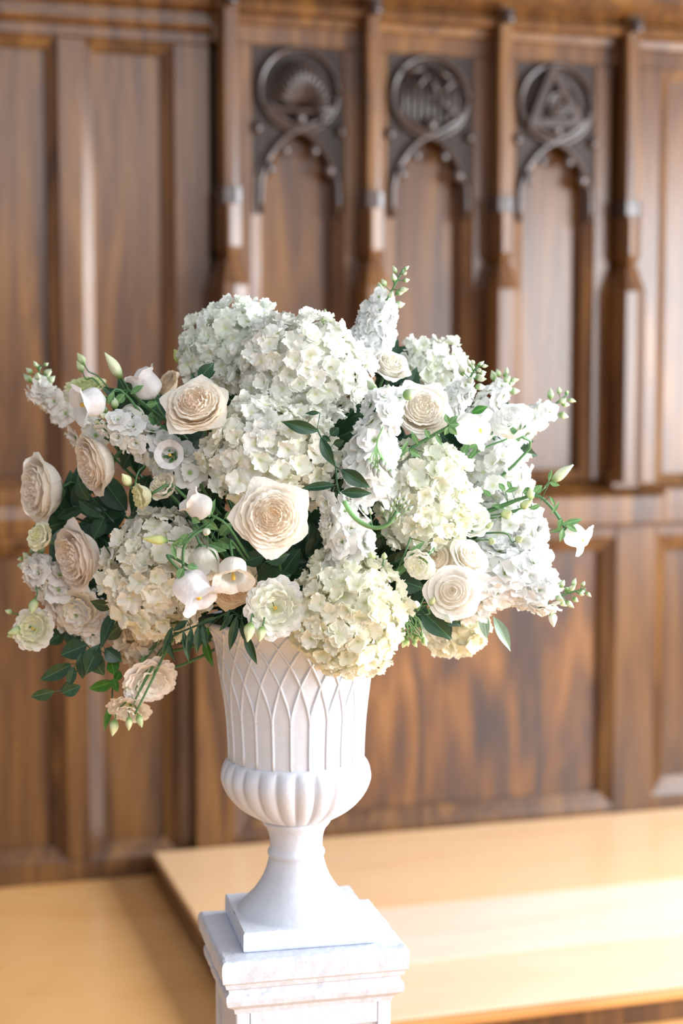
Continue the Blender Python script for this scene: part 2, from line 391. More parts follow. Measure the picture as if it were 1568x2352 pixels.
ped.location = (pc.x, pc.y, 0); ped.rotation_euler = (0, 0, yawp)
def sq_prof(name, mat, prof, hx, hy, parent, disp=0):
    """square-plan moulding: prof is (inset, z) from bottom to top"""
    bm = bmesh.new(); rows = []
    n = 24
    for (ins, z) in prof:
        a, b = hx-ins, hy-ins; row = []
        cr = [(-a, -b), (a, -b), (a, b), (-a, b)]
        for k in range(4):
            p, r_ = cr[k], cr[(k+1) % 4]
            for t in range(n):
                s = t/n
                row.append(bm.verts.new((p[0]+(r_[0]-p[0])*s, p[1]+(r_[1]-p[1])*s, z)))
        rows.append(row)
    N = 4*n
    for i in range(len(rows)-1):
        for k in range(N): bm.faces.new((rows[i][k], rows[i][(k+1) % N], rows[i+1][(k+1) % N], rows[i+1][k]))
    bm.faces.new(rows[-1]); bm.faces.new(rows[0][::-1])
    if disp:
        for v in bm.verts:
            k = noise.noise(v.co*45)*disp+noise.noise(v.co*160)*disp*.6
            v.co.x += k*(1 if v.co.x > 0 else -1); v.co.y += k*(1 if v.co.y > 0 else -1); v.co.z += k*.7*(1 if v.co.z < HT-.002 else .5)
    me = bpy.data.meshes.new(name); bm.to_mesh(me); bm.free(); me.materials.append(mat)
    return put(name, me, parent)
hx, hy = .1425, .122
sq_prof('cap', STONE, [(.022, HT-.087), (.020, HT-.079), (.013, HT-.074), (.008, HT-.070), (.006, HT-.062), (.007, HT-.055), (.012, HT-.051), (.012, HT-.046), (.007, HT-.043), (.005, HT-.036), (.001, HT-.032), (0, HT-.018), (0, HT-.007), (.003, HT-.001), (.006, HT)], hx, hy, ped, .0016)
sx, sy = .119, .100; top = HT-.0868; rec = top-.032
sh = bx('shaft', STONE, -sx+.006, sx-.006, -sy+.006, sy-.006, .1, top, ped, 0)
for s in (-1, 1):
    bx('corner_post', STONE, s*sx-.021*(s > 0), s*sx+.021*(s < 0), -sy, -sy+.021, .1, top, ped, .002)
    bx('corner_post', STONE, s*sx-.021*(s > 0), s*sx+.021*(s < 0), sy-.021, sy, .1, top, ped, .002)
    bx('frieze', STONE, s*sx-.007*(s > 0), s*sx+.007*(s < 0), -sy+.0215, sy-.0215, rec, top, ped, .001)
    bx('frieze', STONE, -sx+.0215, sx-.0215, s*sy-.007*(s > 0), s*sy+.007*(s < 0), rec, top, ped, .001)
bx('base', STONE, -sx-.02, sx+.02, -sy-.02, sy+.02, 0.0, .1, ped, .008)

# urn
zc = lambda py: at(676, py, 0).z
urn = empty('urn', (AXX, AXY, HT+.0008), 'white classical urn with ribbed lattice sides standing on the pedestal', 'urn')
Z0 = HT+.0008
def Z(py): return zc(py)-Z0
pl = sq_prof('plinth', PLASTER, [(.002, 0), (0, .003), (0, .027), (.002, .030)], .103, .096, urn, .0004)
pl.rotation_euler = (0, 0, math.radians(-4.5)); pl.location = (.004, -.004, 0)
K = .676e-3
prof = [(150, 2112), (152, 2106), (151, 2098), (147, 2093), (143, 2088), (139, 2083), (128, 2070), (114, 2057), (100, 2044), (88, 2028), (77, 2010), (69, 1990), (64, 1972), (62, 1963), (65, 1959), (66, 1954), (64, 1949), (61, 1946), (60, 1935), (61, 1922), (64, 1908), (69, 1897), (76, 1889), (79, 1884), (79, 1879), (75, 1875)]
zb = .030
pr = [(r*K*(.95+.05*min(1, (2112-y)/70)), max(zb-.001, Z(y))) for r, y in prof]; pr[0] = (pr[1][0], zb-.001)
v, f = lathe_vf([(.002, zb)]+pr+[(.002, Z(1874))], 72); put('foot', mdata('foot', v, f, PLASTER), urn)
# gadrooned bowl
bp_ = [(70, 1880, 0), (78, 1877, .3), (92, 1872, .6), (112, 1861, .85), (132, 1847, 1), (150, 1830, 1), (163, 1810, 1), (171, 1790, 1), (173, 1775, 1), (170, 1760, .9), (165, 1750, .65), (160, 1743, .3), (155, 1738, 0), (148, 1736, 0)]
def dense(pr, m=3):
    P3 = smooth_path([Vector(p) for p in pr], (len(pr)-1)*m); return P3
vs, fs = [], []; seg = 24*10; dp = dense(bp_)
for p in dp:
    r, y, e = p; e = max(0, e)
    for k in range(seg):
        t = 2*PI*k/seg; g = abs(math.sin(12*t))**.55
        rr = r*K*(1+e*(.035*g-.035)*1.9)
        vs.append((rr*math.cos(t), rr*math.sin(t), Z(y)))
for i in range(len(dp)-1):
    for k in range(seg): fs.append((i*seg+k, i*seg+(k+1) % seg, (i+1)*seg+(k+1) % seg, (i+1)*seg+k))
put('gadrooned_bowl', mdata('gadrooned_bowl', vs, fs, PLASTER), urn)
bodyp = [(153, 1745), (154, 1700), (157, 1650), (161, 1610), (166, 1575), (171, 1545), (176, 1510), (184, 1475), (196, 1448), (210, 1430), (214, 1424), (213, 1419), (206, 1417), (198, 1420), (186, 1440), (172, 1480), (160, 1540)]
def rad(py):
    for (r0, y0), (r1, y1) in zip(bodyp, bodyp[1:10]):
        if y1 <= py <= y0: return (r0+(r1-r0)*(y0-py)/(y0-y1))*K
    return bodyp[0][0]*K
v, f = lathe_vf([(r*K, Z(y)) for r, y in bodyp]+[(.002, Z(1540))], 96); put('body', mdata('body', v, f, PLASTER), urn)
dl = [(1735, 0), (1680, 0), (1635, 0), (1618, .03), (1590, .18), (1570, .33), (1546, .5), (1524, .73), (1500, 1.0), (1480, 1.25), (1462, 1.5), (1445, 1.75), (1430, 2.0)]
rv, rf = [], []
for s in (-1, 1):
    P3 = smooth_path([Vector((y, d, 0)) for y, d in (dl if s < 0 else dl[2:])], 26); pth = []
    for p in P3:
        a = s*p.y*2*PI/24; r = rad(p.x)+.0002; pth.append(Vector((r*math.cos(a), r*math.sin(a), Z(p.x))))
    a, b = tube_vf(pth, .0026, .0022, 6, 1); off = len(rv); rv += a; rf += [tuple(i+off for i in q) for q in b]
rib = mdata('rib', rv, rf, PLASTER)
for k in range(24):
    put('rib', rib, urn, Matrix.Rotation(2*PI*(k+.5)/24+.06, 4, 'Z'))
# floral foam
fv, ff = lathe_vf([(.002, Z(1500)), (.115, Z(1500)), (.118, Z(1440)), (.112, Z(1400)), (.095, Z(1340)), (.05, Z(1300)), (.002, Z(1290))], 24)
fo = put('floral_foam', mdata('floral_foam', fv, ff, M_FOAM)); fo.location = urn.location
tag(fo, 'dark green floral foam dome in the urn mouth, hidden among the stems', 'foam')
CORE = at(672, 1390, 0)       # where stems meet

# ================================================================== FLOWER MESHES
def orient(loc, d, s=1.0, roll=None):
    d = Vector(d).normalized(); q = d.to_track_quat('Z', 'Y').to_matrix().to_4x4()
    r = Matrix.Rotation(random.uniform(0, 2*PI) if roll is None else roll, 4, 'Z')
    if not hasattr(s, '__len__'): s = (s, s, s)
    return Matrix.Translation(loc) @ q @ r @ Matrix.Diagonal((*s, 1))
def vdir(d): return (VR*d[0]+VU*d[1]+VT*d[2]).normalized()
def add_petal(vs, fs, ang, L, W, tilt, cup, ruf, rng, nu=6, nv=6, shape=.75, z0=0, c=None, tipn=.05, peak=.9):
    """petal grown from the shared centre vertex c; x outward, tilted up by tilt"""
    base = len(vs); ph = rng.uniform(0, 6); ca, sa = math.cos(ang), math.sin(ang)
    for i in range(1, nu+1):
        t = i/nu
        wd = W*max(.10, math.sin(PI*min(.97, t**peak))**shape) if i < nu else W*.55
        for j in range(nv+1):
            s = j/nv*2-1
            x = L*t*(1-.10*abs(s)**2*(t > .6)) ; y = wd*s
            if i == nu: x += rng.uniform(-tipn, tipn)*L
            if j in (0, nv): y *= 1+rng.uniform(-tipn, tipn)
            z = cup*(y*y)/(W+1e-6)+cup*.5*x*x*.6 + ruf*math.sin(ph+s*4+t*3)*t
            X = x*math.cos(tilt)-z*math.sin(tilt); Zz = x*math.sin(tilt)+z*math.cos(tilt)+z0
            vs.append((X*ca-y*sa, X*sa+y*ca, Zz))
    n = nv+1
    for j in range(nv): fs.append((c, base+j, base+j+1))
    for i in range(nu-1):
        for j in range(nv): fs.append((base+i*n+j, base+(i+1)*n+j, base+(i+1)*n+j+1, base+i*n+j+1))
def hyd_floret(k):
    rng = random.Random(k); vs, fs = [(0, 0, -.02)], []
    n = 4 if k % 4 else 5; cup = rng.uniform(-.3, .5); tl = rng.uniform(-.1, .6)
    for i in range(n):
        add_petal(vs, fs, 2*PI*i/n+rng.uniform(-.12, .12), rng.uniform(.88, 1.08), rng.uniform(.62, .74)*4/n, tl+rng.uniform(-.35, .35), cup, .12, rng, 6, 6, z0=.05*(i % 2), c=0, tipn=.06 if k % 2 else .03)
    return mdata('floret', vs, fs, M_HYD)
HF = [hyd_floret(k) for k in range(10)]
def stk_floret(k):
    rng = random.Random(100+k); vs, fs = [(0, 0, -.02)], []
    for i in range(5): add_petal(vs, fs, 2*PI*i/5+rng.uniform(-.2, .2), rng.uniform(.9, 1.08), .56, rng.uniform(-.05, .3), -.2, .05, rng, 5, 5, .7, 0, 0, .04)
    for i in range(4): add_petal(vs, fs, 2*PI*i/4+rng.uniform(-.4, .4), rng.uniform(.6, .78), .38, rng.uniform(.4, .75), .2, .09, rng, 4, 4, .6, .04, 0, .08)
    if k % 2:
        for i in range(3): add_petal(vs, fs, 2*PI*i/3+rng.uniform(-.4, .4), rng.uniform(.42, .52), .26, rng.uniform(.8, 1.15), .3, .07, rng, 4, 4, .6, .06, 0, .08)
    return mdata('floret', vs, fs, M_STK)
SF = [stk_floret(k) for k in range(8)]
def bud_mesh(k, long=1.0):
    rng = random.Random(k); n = 10; seg = 10
    p = [(max(.01, math.sin(PI*(i/n)**.85)**.8*.42*(1-.25*i/n)), long*i/n*1.1) for i in range(n+1)]
    p[-1] = (.05, 1.1*long)
    v, f = lathe_vf(p, seg, lambda r, z, t: r*(1+.10*math.cos(3*t+z*5/long)))
    f.append(tuple(range(n*seg, (n+1)*seg))); f.append(tuple(range(seg))[::-1])
    return mdata('bud', v, f, M_BUD)
BUD = [bud_mesh(1), bud_mesh(2, 1.3), bud_mesh(3, 1.9), bud_mesh(4, 3.0)]
def calyx_mesh(k, n=5, L=1.0, W=.17, tl=.9):
    rng = random.Random(k); vs, fs = [(0, 0, 0)], []
    for i in range(n):
        add_petal(vs, fs, 2*PI*i/n, L*rng.uniform(.85, 1.1), W, tl+rng.uniform(-.25, .25), -.3, .02, rng, 5, 2, 1.0, 0, 0, .0, .6)
    return mdata('calyx', vs, fs, M_SAGE)
CAL = [calyx_mesh(1), calyx_mesh(2, 5, 1, .22, .5), calyx_mesh(3, 5, 1, .14, 1.25)]
def bell_mesh(k, flare=1.0):
    rng = random.Random(k); seg = 40; n = 14; vs, fs = [], []
    for i in range(n+1):
        t = i/n
        r = .30*math.sin(min(1, t/.3)*PI/2)+.10*math.sin(PI*min(1, t/.75)) +.04*t
        if t > .68: r += flare*.62*((t-.68)/.32)**2*.55
        for j in range(seg):
            a = 2*PI*j/seg; lob = abs(math.cos(2.5*a))
            z = t*1.0-(.16*(1-lob**.7))*max(0, (t-.6)/.4)**1.2
            if t > .8: z -= flare*.10*((t-.8)/.2)**2*lob
            rr = max(.01, r)*(1+.05*lob*(t > .1)*(t < .95))+.03*max(0, t-.6)*math.sin(a*7+k)
            vs.append((rr*math.cos(a), rr*math.sin(a), z+.012*math.sin(a*11+k)*(t > .9)))
    for i in range(n):
        for j in range(seg): fs.append((i*seg+j, i*seg+(j+1) % seg, (i+1)*seg+(j+1) % seg, (i+1)*seg+j))
    return mdata('corolla', vs, fs, M_BELL)
BELL = [bell_mesh(1, .55), bell_mesh(2, .42), bell_mesh(3, .95)]
pv, pf_ = lathe_vf([(.012, 0), (.022, .3), (.03, .62), (.055, .70), (.05, .80), (.01, .83)], 8); PIST = mdata('pistil', pv, pf_, M_PIST)
def rose_petal(rng, Ri, H, W, curl, ruf, point, mat, nu=9, nv=12, wr=.02, flat=.0, shallow=True):
    vs, fs = [], []; ph = rng.uniform(0, 6)
    for i in range(nu+1):
        t0 = i/nu
        for j in range(nv+1):
            s = j/nv*2-1
            t = t0*(1-.12*abs(s)**2.6+point*max(0, 1-abs(s)*2.2)*t0)
            a = W*s*(.30+.70*t0**.6)
            sn = math.sin(PI/2*min(1.0, t)**.85)
            if shallow and Ri < .76: rb = max(.0, Ri-.17); r = rb+(Ri-rb)*sn; z = H-.26+.26*t**1.2+.05*(.7-Ri)
            else: r = Ri*(.06+.94*sn); z = H*t**(1.5+flat)
            lean = max(0, .34*(1-Ri/.74)); r *= 1-lean*t*t; c = max(0, t-.70)/.30
            r += curl*Ri*.24*c*c; z -= curl*H*.22*c*c
            e = t0*t0
            r += ruf*e*math.sin(s*9+ph)*Ri+wr*Ri*math.sin(s*17+ph*2+t*2)*t; z += ruf*e*H*1.2*math.sin(s*7+ph*2)
            vs.append((r*math.cos(a), r*math.sin(a), z))
    n = nv+1
    for i in range(nu):
        for j in range(nv): fs.append((i*n+j, i*n+j+1, (i+1)*n+j+1, (i+1)*n+j))
    return mdata('petal', vs, fs, mat)
def rose_set(seed, layers, mat):
    """returns (mesh, z-rotation, tilt, layer fraction)"""
    rng = random.Random(seed); out = []; a0 = 0
    for li, (n, Ri, H, W, curl, ruf, point, wr) in enumerate(layers):
        variants = [rose_petal(rng, Ri*rng.uniform(.96, 1.04), H*rng.uniform(.95, 1.04), W, curl*rng.uniform(.7, 1.2), ruf, point*rng.uniform(.3, 1.4), mat, wr=wr, nu=9 if Ri > .3 else 6, nv=12 if Ri > .3 else 8) for _ in range(min(n, 3))]
        for i in range(n):
            a0 += 2*PI/n
            out.append((variants[i % len(variants)], a0+rng.uniform(-.15, .15), rng.uniform(-.05, .05), li/(len(layers)-1), Ri))
        a0 += 2.4
    return out
GARDEN = [(5, .90, .50, .90, .8, .014, .15, .016), (5, .87, .57, .80, .8, .016, .14, .018), (5, .83, .66, .95, .6, .015, .05, .015), (5, .77, .71, .90, .6, .02, .02, .02), (6, .69, .75, .90, .5, .025, 0, .02),
          (6, .63, .78, .85, .4, .03, 0, .02), (6, .56, .80, .80, .3, .035, 0, .03), (6, .49, .81, .75, .2, .04, 0, .035), (6, .42, .82, .75, .1, .045, 0, .04), (5, .35, .83, .75, 0, .05, 0, .04), (5, .27, .83, .75, 0, .05, 0, .05), (4, .19, .83, .9, 0, .05, 0, .05), (3, .11, .83, 1.3, 0, .04, 0, .05)]
SIDE = [(5, .96, .95, 1.0, .9, .014, .12, .022), (5, .90, 1.0, .95, .6, .018, .06, .026), (6, .80, 1.04, .85, .5, .02, .03, .03), (6, .68, 1.06, .8, .4, .03, .02, .035), (7, .56, 1.07, .7, .3, .03, 0, .04), (7, .44, 1.06, .7, .2, .04, 0, .05), (6, .32, 1.04, .8, .1, .04, 0, .05), (5, .2, 1.02, .9, 0, .05, 0, .05), (3, .1, 1.0, 1.4, 0, .04, 0, .05)]
SPRAY = [(5, .98, .62, 1.1, 1.2, .02, .04, .01), (5, .86, .74, 1.05, .8, .02, .03, .015), (5, .70, .82, 1.05, .5, .02, 0, .015), (4, .54, .86, 1.15, .3, .02, 0, .02), (4, .40, .88, 1.15, .1, .02, 0, .02), (3, .27, .88, 1.4, 0, .02, 0, .02), (3, .15, .86, 1.6, 0, .02, 0, .02), (2, .07, .85, 2.2, 0, .02, 0, .02)]
LIS = [(6, 1.0, .50, .75, 1.2, .07, .0, .03), (6, .93, .56, .65, 1.0, .08, .0, .03), (5, .84, .62, .80, .9, .06, 0, .02), (5, .66, .72, .75, .6, .06, 0, .03), (4, .45, .76, .8, .4, .06, 0, .03)]
LISC = [(5, .82, 1.05, .9, .9, .05, .0, .02), (5, .72, 1.15, .85, .6, .05, 0, .02), (5, .56, 1.2, .8, .3, .06, 0, .03), (4, .38, 1.2, 1.0, .2, .06, 0, .03), (3, .2, 1.15, 1.4, 0, .06, 0, .03)]
hv, hf = lathe_vf([(.05, .0), (.35, .12), (.58, .38), (.62, .54), (.45, .62), (.2, .66), (.01, .67)], 20); HEART = mdata('petal_base', hv, hf, M_ROSE)
KINDS = {'garden': rose_set(11, GARDEN, M_ROSE), 'side': rose_set(12, SIDE, M_ROSE), 'wgarden': rose_set(13, GARDEN, M_WROSE), 'spray': rose_set(14, SPRAY, M_WROSE),
         'lis': rose_set(15, LIS, M_LIS), 'lisc': rose_set(16, LISC, M_LIS)}

def stem_to_core(root, p, d, mat=M_STEM, r=.0022):
    """stem from the back of a flower into the middle of the urn mouth, as a part of the flower"""
    inv = root.matrix_world.inverted()
    q1 = p-d*.05; tgt = CORE+(q1-CORE)*.25; tgt.z = min(tgt.z, CORE.z+.02)
    mid = q1.lerp(tgt, .5)+Vector((0, 0, -.01))
    s = inv.to_scale()[0]
    tube('stem', [inv @ p, inv @ q1, inv @ mid, inv @ tgt], r*s, r*1.2*s, mat, root, 10, 5)

def bloom(x, y, d, r, dr, kind, outer, inner, label, name='garden_rose', cat='rose', group='cream and white roses', squash=1.0, pist=None):
    dd = vdir(dr); rr = px(r, d)*(.90 if kind in ('garden', 'wgarden') else .98)
    hgt = {'garden': .55, 'wgarden': .55, 'side': .8, 'spray': .6, 'lis': .5, 'lisc': .8}[kind]
    loc = at(x, y, d)-dd*rr*hgt*.6
    mw = orient(loc, dd, rr)
    root = empty(name, loc, label, cat, group, mw=Matrix.Translation(loc) @ mw.to_quaternion().to_matrix().to_4x4() @ Matrix.Scale(rr, 4))
    bpy.context.view_layer.update() if False else None
    for (me, a, tl, fr, Ri) in KINDS[kind]:
        fr2 = fr
        c = [outer[k]+(inner[k]-outer[k])*fr2 for k in range(3)]; g = random.uniform(.97, 1.03); c = [min(.95, q*g) for q in c]
        put('petal', me, root, Matrix.Rotation(a, 4, 'Z') @ Matrix.Rotation(tl, 4, 'Y'), c)
    put('calyx', CAL[1], root, Matrix.Translation((0, 0, -.10)) @ Matrix.Diagonal((.62, .62, .30 if kind in ('garden', 'wgarden', 'spray', 'lis') else .8, 1)))
    if kind in ('garden', 'wgarden', 'side', 'spray'):
        put('petal_base', HEART, root, Matrix.Diagonal((1, 1, {'side': 1.32, 'spray': 1.05}.get(kind, 1.0), 1)), inner)
    if pist: put('pistil', PIST, root, Matrix.Diagonal((1.6, 1.6, 1.0*pist, 1)))
    stem_to_core2(root, mw, loc, dd)
    return root
def stem_to_core2(root, mw, loc, dd, mat=M_STEM, r=.0022):
    inv = mw_of(root).inverted(); s = inv.to_scale()[0]
    q1 = loc-dd*.04; tgt = CORE+(q1-CORE)*.2; tgt.z = min(tgt.z, CORE.z+.01)
    mid = q1.lerp(tgt, .5)+Vector((0, 0, -.01))
    tube('stem', [inv @ loc, inv @ q1, inv @ mid, inv @ tgt], r*s, r*1.2*s, mat, root, 10, 5)
def mw_of(o): return o.matrix_basis.copy()

core_me = None
def hydrangea(x, y, d, rad3, fr, color, label, keep=-.35, green=1.0):
    c = at(x, y, d); rx, ry, rz = [px(k, d) for k in rad3]
    root = empty('hydrangea_head', c, label, 'hydrangea', 'white hydrangea heads')
    fs = px(fr, d)
    # pedicel core
    bm = bmesh.new(); bmesh.ops.create_icosphere(bm, subdivisions=3, radius=1)
    for v in bm.verts:
        k = .62*(1+.10*noise.noise(v.co*4)); o = v.co*k
        v.co = VR*(o.x*rx)+VU*(o.z*ry)-VT*(o.y*rz)
    me = bpy.data.meshes.new('pedicel_cluster'); bm.to_mesh(me); bm.free(); me.materials.append(M_CORE)
    put('pedicel_cluster', me, root)
    area_r = ((rx*ry)**.5*2+rz)/3
    fs *= 1.12; N = int(4*(area_r/fs)**2*2.1)
    rng = random.Random(int(x*7+y))
    for i in range(N):
        zz = 1-2*(i+.5)/N; th = i*2.399963
        n = Vector((math.sqrt(1-zz*zz)*math.cos(th), zz, math.sqrt(1-zz*zz)*math.sin(th)))   # right, up, toward
        n = (n+Vector([rng.uniform(-.09, .09) for _ in range(3)])).normalized()
        if n.z < keep: continue
        k = rng.uniform(.86, 1.03)
        p = VR*(n.x*rx*k)+VU*(n.y*ry*k)+VT*(n.z*rz*k)
        nn = VR*(n.x/rx)+VU*(n.y/ry)+VT*(n.z/rz); nn.normalize()
        nn = (nn+Vector([rng.uniform(-.42, .42) for _ in range(3)])).normalized()
        g = rng.uniform(.96, 1.02); w_ = rng.uniform(0, .05)*green
        cc = (color[0]*g-w_*.6, color[1]*g-w_*.3, color[2]*g-w_*1.4)
        put('floret', HF[rng.randrange(10)], root, orient(p, nn, fs*rng.uniform(.85, 1.15), rng.uniform(0, 6.3)), cc)
    for i in range(N//2):
        zz = 1-2*(i+.5)/(N//2); th = i*2.399963+1
        n = Vector((math.sqrt(1-zz*zz)*math.cos(th), zz, math.sqrt(1-zz*zz)*math.sin(th)))
        if n.z < keep+.1: continue
        p = (VR*(n.x*rx)+VU*(n.y*ry)+VT*(n.z*rz))*.74
        nn = (VR*n.x+VU*n.y+VT*n.z+Vector([rng.uniform(-.3, .3) for _ in range(3)])).normalized()
        put('floret', HF[rng.randrange(10)], root, orient(p, nn, fs*1.15, rng.uniform(0, 6.3)), [q*.98 for q in color])
    tube('stem', [Vector((0, 0, 0)), (CORE-c)*.5, (CORE-c)*.8], .004, .004, M_STEM, root, 6, 6)
    return root

def stock(pts, n, r0, r1, fr, label, buds=8, frac=.72, color=(.90, .91, .90), jit=.3, budcol=(.62, .72, .50)):
    P3 = smooth_path([at(*p) for p in pts], 40); d0 = pts[0][2]
    root = empty('stock_spike', P3[0], label, 'stock flower', 'white stock flower spikes'); o = P3[0]
    rng = random.Random(int(pts[0][0]*3+pts[0][1]))
    tgt = CORE+(o-CORE)*.3
    L = [tgt-o, (tgt-o)*.4+Vector((0, 0, -.008))]+[p-o for p in P3[::4]]
    tube('stem', L, .003, .0012, M_STEM, root, 40, 6)
    for i in range(n):
        t = frac*(i+.5)/n; k = t*40; j = int(k); p = P3[j].lerp(P3[min(j+1, 40)], k-j); ax = (P3[min(j+2, 40)]-P3[max(j-1, 0)]).normalized()
        a = i*2.4+rng.uniform(-.3, .3)
        u = ax.cross(VT).normalized(); v = ax.cross(u).normalized()
        rr = px(r0+(r1-r0)*t/frac*.9, d0)
        out = (u*math.cos(a)+v*math.sin(a))
        if out.dot(VT) < -.75: continue
        q = p+out*rr*rng.uniform(.62, 1.0)
        dd = (out+ax*.35+Vector([rng.uniform(-jit, jit) for _ in range(3)])).normalized()
        s = px(1.85*fr*(1-.38*t/frac)*rng.uniform(.85, 1.1), d0); g = rng.uniform(.95, 1.02)
        put('floret', SF[rng.randrange(8)], root, orient(q-o, dd, s, rng.uniform(0, 6.3)), [c*g for c in color])
    for i in range(buds):
        t = frac-.06+(1.0-frac+.06)*(i+.3)/buds; k = t*40; j = min(39, int(k)); p = P3[j].lerp(P3[j+1], k-j); ax = (P3[min(j+2, 40)]-P3[max(j-1, 0)]).normalized()
        a = i*2.4; u = ax.cross(VT).normalized(); v = ax.cross(u).normalized()
        f_ = 1-(t-frac)/(1-frac+.001)
        out = (u*math.cos(a)+v*math.sin(a)*.6)
        ln = px(8+14*max(0, f_), d0); q = p+out*ln*.9+ax*ln*.3
        tube('pedicel', [p-o, q-o], .0009, .0008, M_STEM, root, 2, 4)
        sz = px(11+9*max(0, f_), d0)
        put('bud', BUD[i % 2], root, orient(q-o, out+ax*.7, sz, 0), budcol)
    return root

def bell(x, y, d, ln, dr, label, kind=0, color=(.88, .88, .90), stem=None, wide=1.0, stemr=.002):
    dd = vdir(dr); L = px(ln, d); loc = at(x, y, d)-dd*L*.5
    q = orient(loc, dd, 1).to_quaternion().to_matrix().to_4x4()
    root = empty('bellflower', loc, label, 'bellflower', 'white bellflowers', mw=Matrix.Translation(loc) @ q @ Matrix.Scale(L, 4))
    put('corolla', BELL[kind], root, Matrix.Diagonal((wide, wide, 1, 1)), color)
    put('calyx', CAL[0], root, Matrix.Translation((0, 0, -.05)) @ Matrix.Diagonal((.62, .62, .62, 1)))
    put('pistil', PIST, root, Matrix.Diagonal((1.3, 1.3, 1.0, 1)))
    inv = (Matrix.Translation(loc) @ q @ Matrix.Scale(L, 4)).inverted()
    if stem: pts = [loc]+[at(*p) for p in stem]
    else:
        q1 = loc-dd*.03; t_ = CORE+(q1-CORE)*.3; pts = [loc, q1, q1.lerp(t_, .5)+Vector((0, 0, -.01)), t_]
    tube('stem', [inv @ p for p in pts], stemr/L, stemr*1.2/L, M_STEM, root, 14, 5)
    return root

def budthing(x, y, d, r, dr, label, stem, k=1, color=(.55, .66, .33), name='lisianthus_bud', cat='bud', group='green lisianthus buds'):
    dd = vdir(dr); s = px(r*2, d)/1.05; loc = at(x, y, d)-dd*s*.55*(1 if k < 2 else 1.4)
    q = orient(loc, dd, 1).to_quaternion().to_matrix().to_4x4(); mw = Matrix.Translation(loc) @ q @ Matrix.Scale(s, 4)
    root = empty(name, loc, label, cat, group, mw=mw)
    put('bud', BUD[k], root, Matrix.Identity(4), color)
    put('calyx', CAL[2], root, Matrix.Diagonal((.62, .62, .62, 1)))
    inv = mw.inverted(); pts = [loc, loc-dd*.012]+[at(*p) for p in stem]
    tube('stem', [inv @ p for p in pts], .0011/s, .0015/s, M_STEM, root, 12, 5)
    return root

def leaf_mesh(k, mat, wr=.34, curl=.18, fold=.25, pointy=1.0):
    nu, nv = 12, 6; vs, fs = [], []
    for i in range(nu+1):
        t = i/nu; wd = wr/2*max(.02, math.sin(PI*t**.85)**pointy)
        for j in range(nv+1):
            s = j/nv*2-1
            vs.append((t, wd*s*(1-.1*fold), abs(s)*wd*fold-curl*(t-.5)**2*4*.25+curl*.25+.01*math.sin(t*9+s*2+k)))
    n = nv+1
    for i in range(nu):
        for j in range(nv): fs.append((i*n+j, (i+1)*n+j, (i+1)*n+j+1, i*n+j+1))
    return mdata('leaf', vs, fs, mat)
LEAFM = {'dark': M_LEAF, 'bright': M_LEAFB, 'silver': M_LEAFS, 'sage': M_SAGE}
LEAF = {(m, k): leaf_mesh(k, LEAFM[m], 1.0, [.15, .45][k], .25, [.9, 1.1][k]) for m in LEAFM for k in (0, 1)}
def leaf_part(root, o, a, b, w_, mat='dark', k=0, nrm=None, rng=random):
    x = (b-a); L = x.length; x = x/L
    n = (nrm or VT)+Vector([rng.uniform(-.45, .45) for _ in range(3)])
    y = n.cross(x).normalized(); z = x.cross(y)
    m = Matrix(((x.x, y.x, z.x, 0), (x.y, y.y, z.y, 0), (x.z, y.z, z.z, 0), (0, 0, 0, 1)))
    return put('leaf', LEAF[(mat, k)], root, Matrix.Translation(a-o) @ m @ Matrix.Diagonal((L, w_, L*.6, 1)))
def sprig(name, label, stem, leaves, mat='dark', cat='foliage', group='foliage sprigs', sr=.0013, smat=None):
    P3 = [at(*p) for p in stem]; o = P3[0]
    root = empty(name, o, label, cat, group); d0 = stem[0][2]
    tube('stem', [p-o for p in P3], sr*1.3, sr, smat or M_DSTEM, root, 16, 5)
    for lf in leaves:
        (x0, y0), (x1, y1), w_ = lf[:3]; d = lf[3] if len(lf) > 3 else d0; dt = lf[4] if len(lf) > 4 else 0
        m = lf[5] if len(lf) > 5 else mat
        a, b = at(x0, y0, d), at(x1, y1, d+dt)
        leaf_part(root, o, a, b, px(w_, d), m, random.randrange(2))
        # petiole back to the stem
        near = min(smooth_path(P3, 20), key=lambda q: (q-a).length)
        if (near-a).length > .004: tube('petiole', [near-o, a-o], .0007, .0006, smat or M_DSTEM, root, 2, 4)
    return root

WHITE = (.90, .90, .86); CREAM = (.90, .87, .74); PURE = (.91, .915, .905); WARM = (.88, .84, .77)
# ================================================================== THE BOUQUET
# hydrangeas
hydrangea(545, 808, -.02, (128, 108, 105), 24, (.91, .93, .89), 'white hydrangea head at the top left, behind the open cream rose')
hydrangea(690, 848, .07, (150, 122, 115), 26, (.93, .93, .90), 'largest white hydrangea head, at the top centre of the bouquet')
hydrangea(622, 1045, .14, (145, 130, 105), 27, (.93, .93, .88), 'white hydrangea head in the middle, directly above the peach rose')
hydrangea(365, 1320, .09, (122, 145, 100), 29, (.93, .91, .85), 'cream white hydrangea head at lower left with large scalloped petals')
hydrangea(322, 1462, .03, (58, 62, 50), 27, (.88, .80, .70), 'small blush hydrangea head under the lower left hydrangea')
hydrangea(800, 1415, .16, (126, 138, 105), 27, (.93, .92, .82), 'yellowish cream hydrangea head hanging over the front of the urn rim')
hydrangea(975, 1142, .10, (110, 128, 95), 27, (.89, .90, .83), 'greenish white hydrangea head right of centre beside the curving buds')
hydrangea(1150, 1225, -.02, (95, 90, 80), 25, PURE, 'bright white hydrangea head at the far right of the bouquet', green=.3)
hydrangea(1135, 1095, -.03, (78, 88, 70), 24, PURE, 'soft white hydrangea head at right, behind the thin green stems', green=.3)
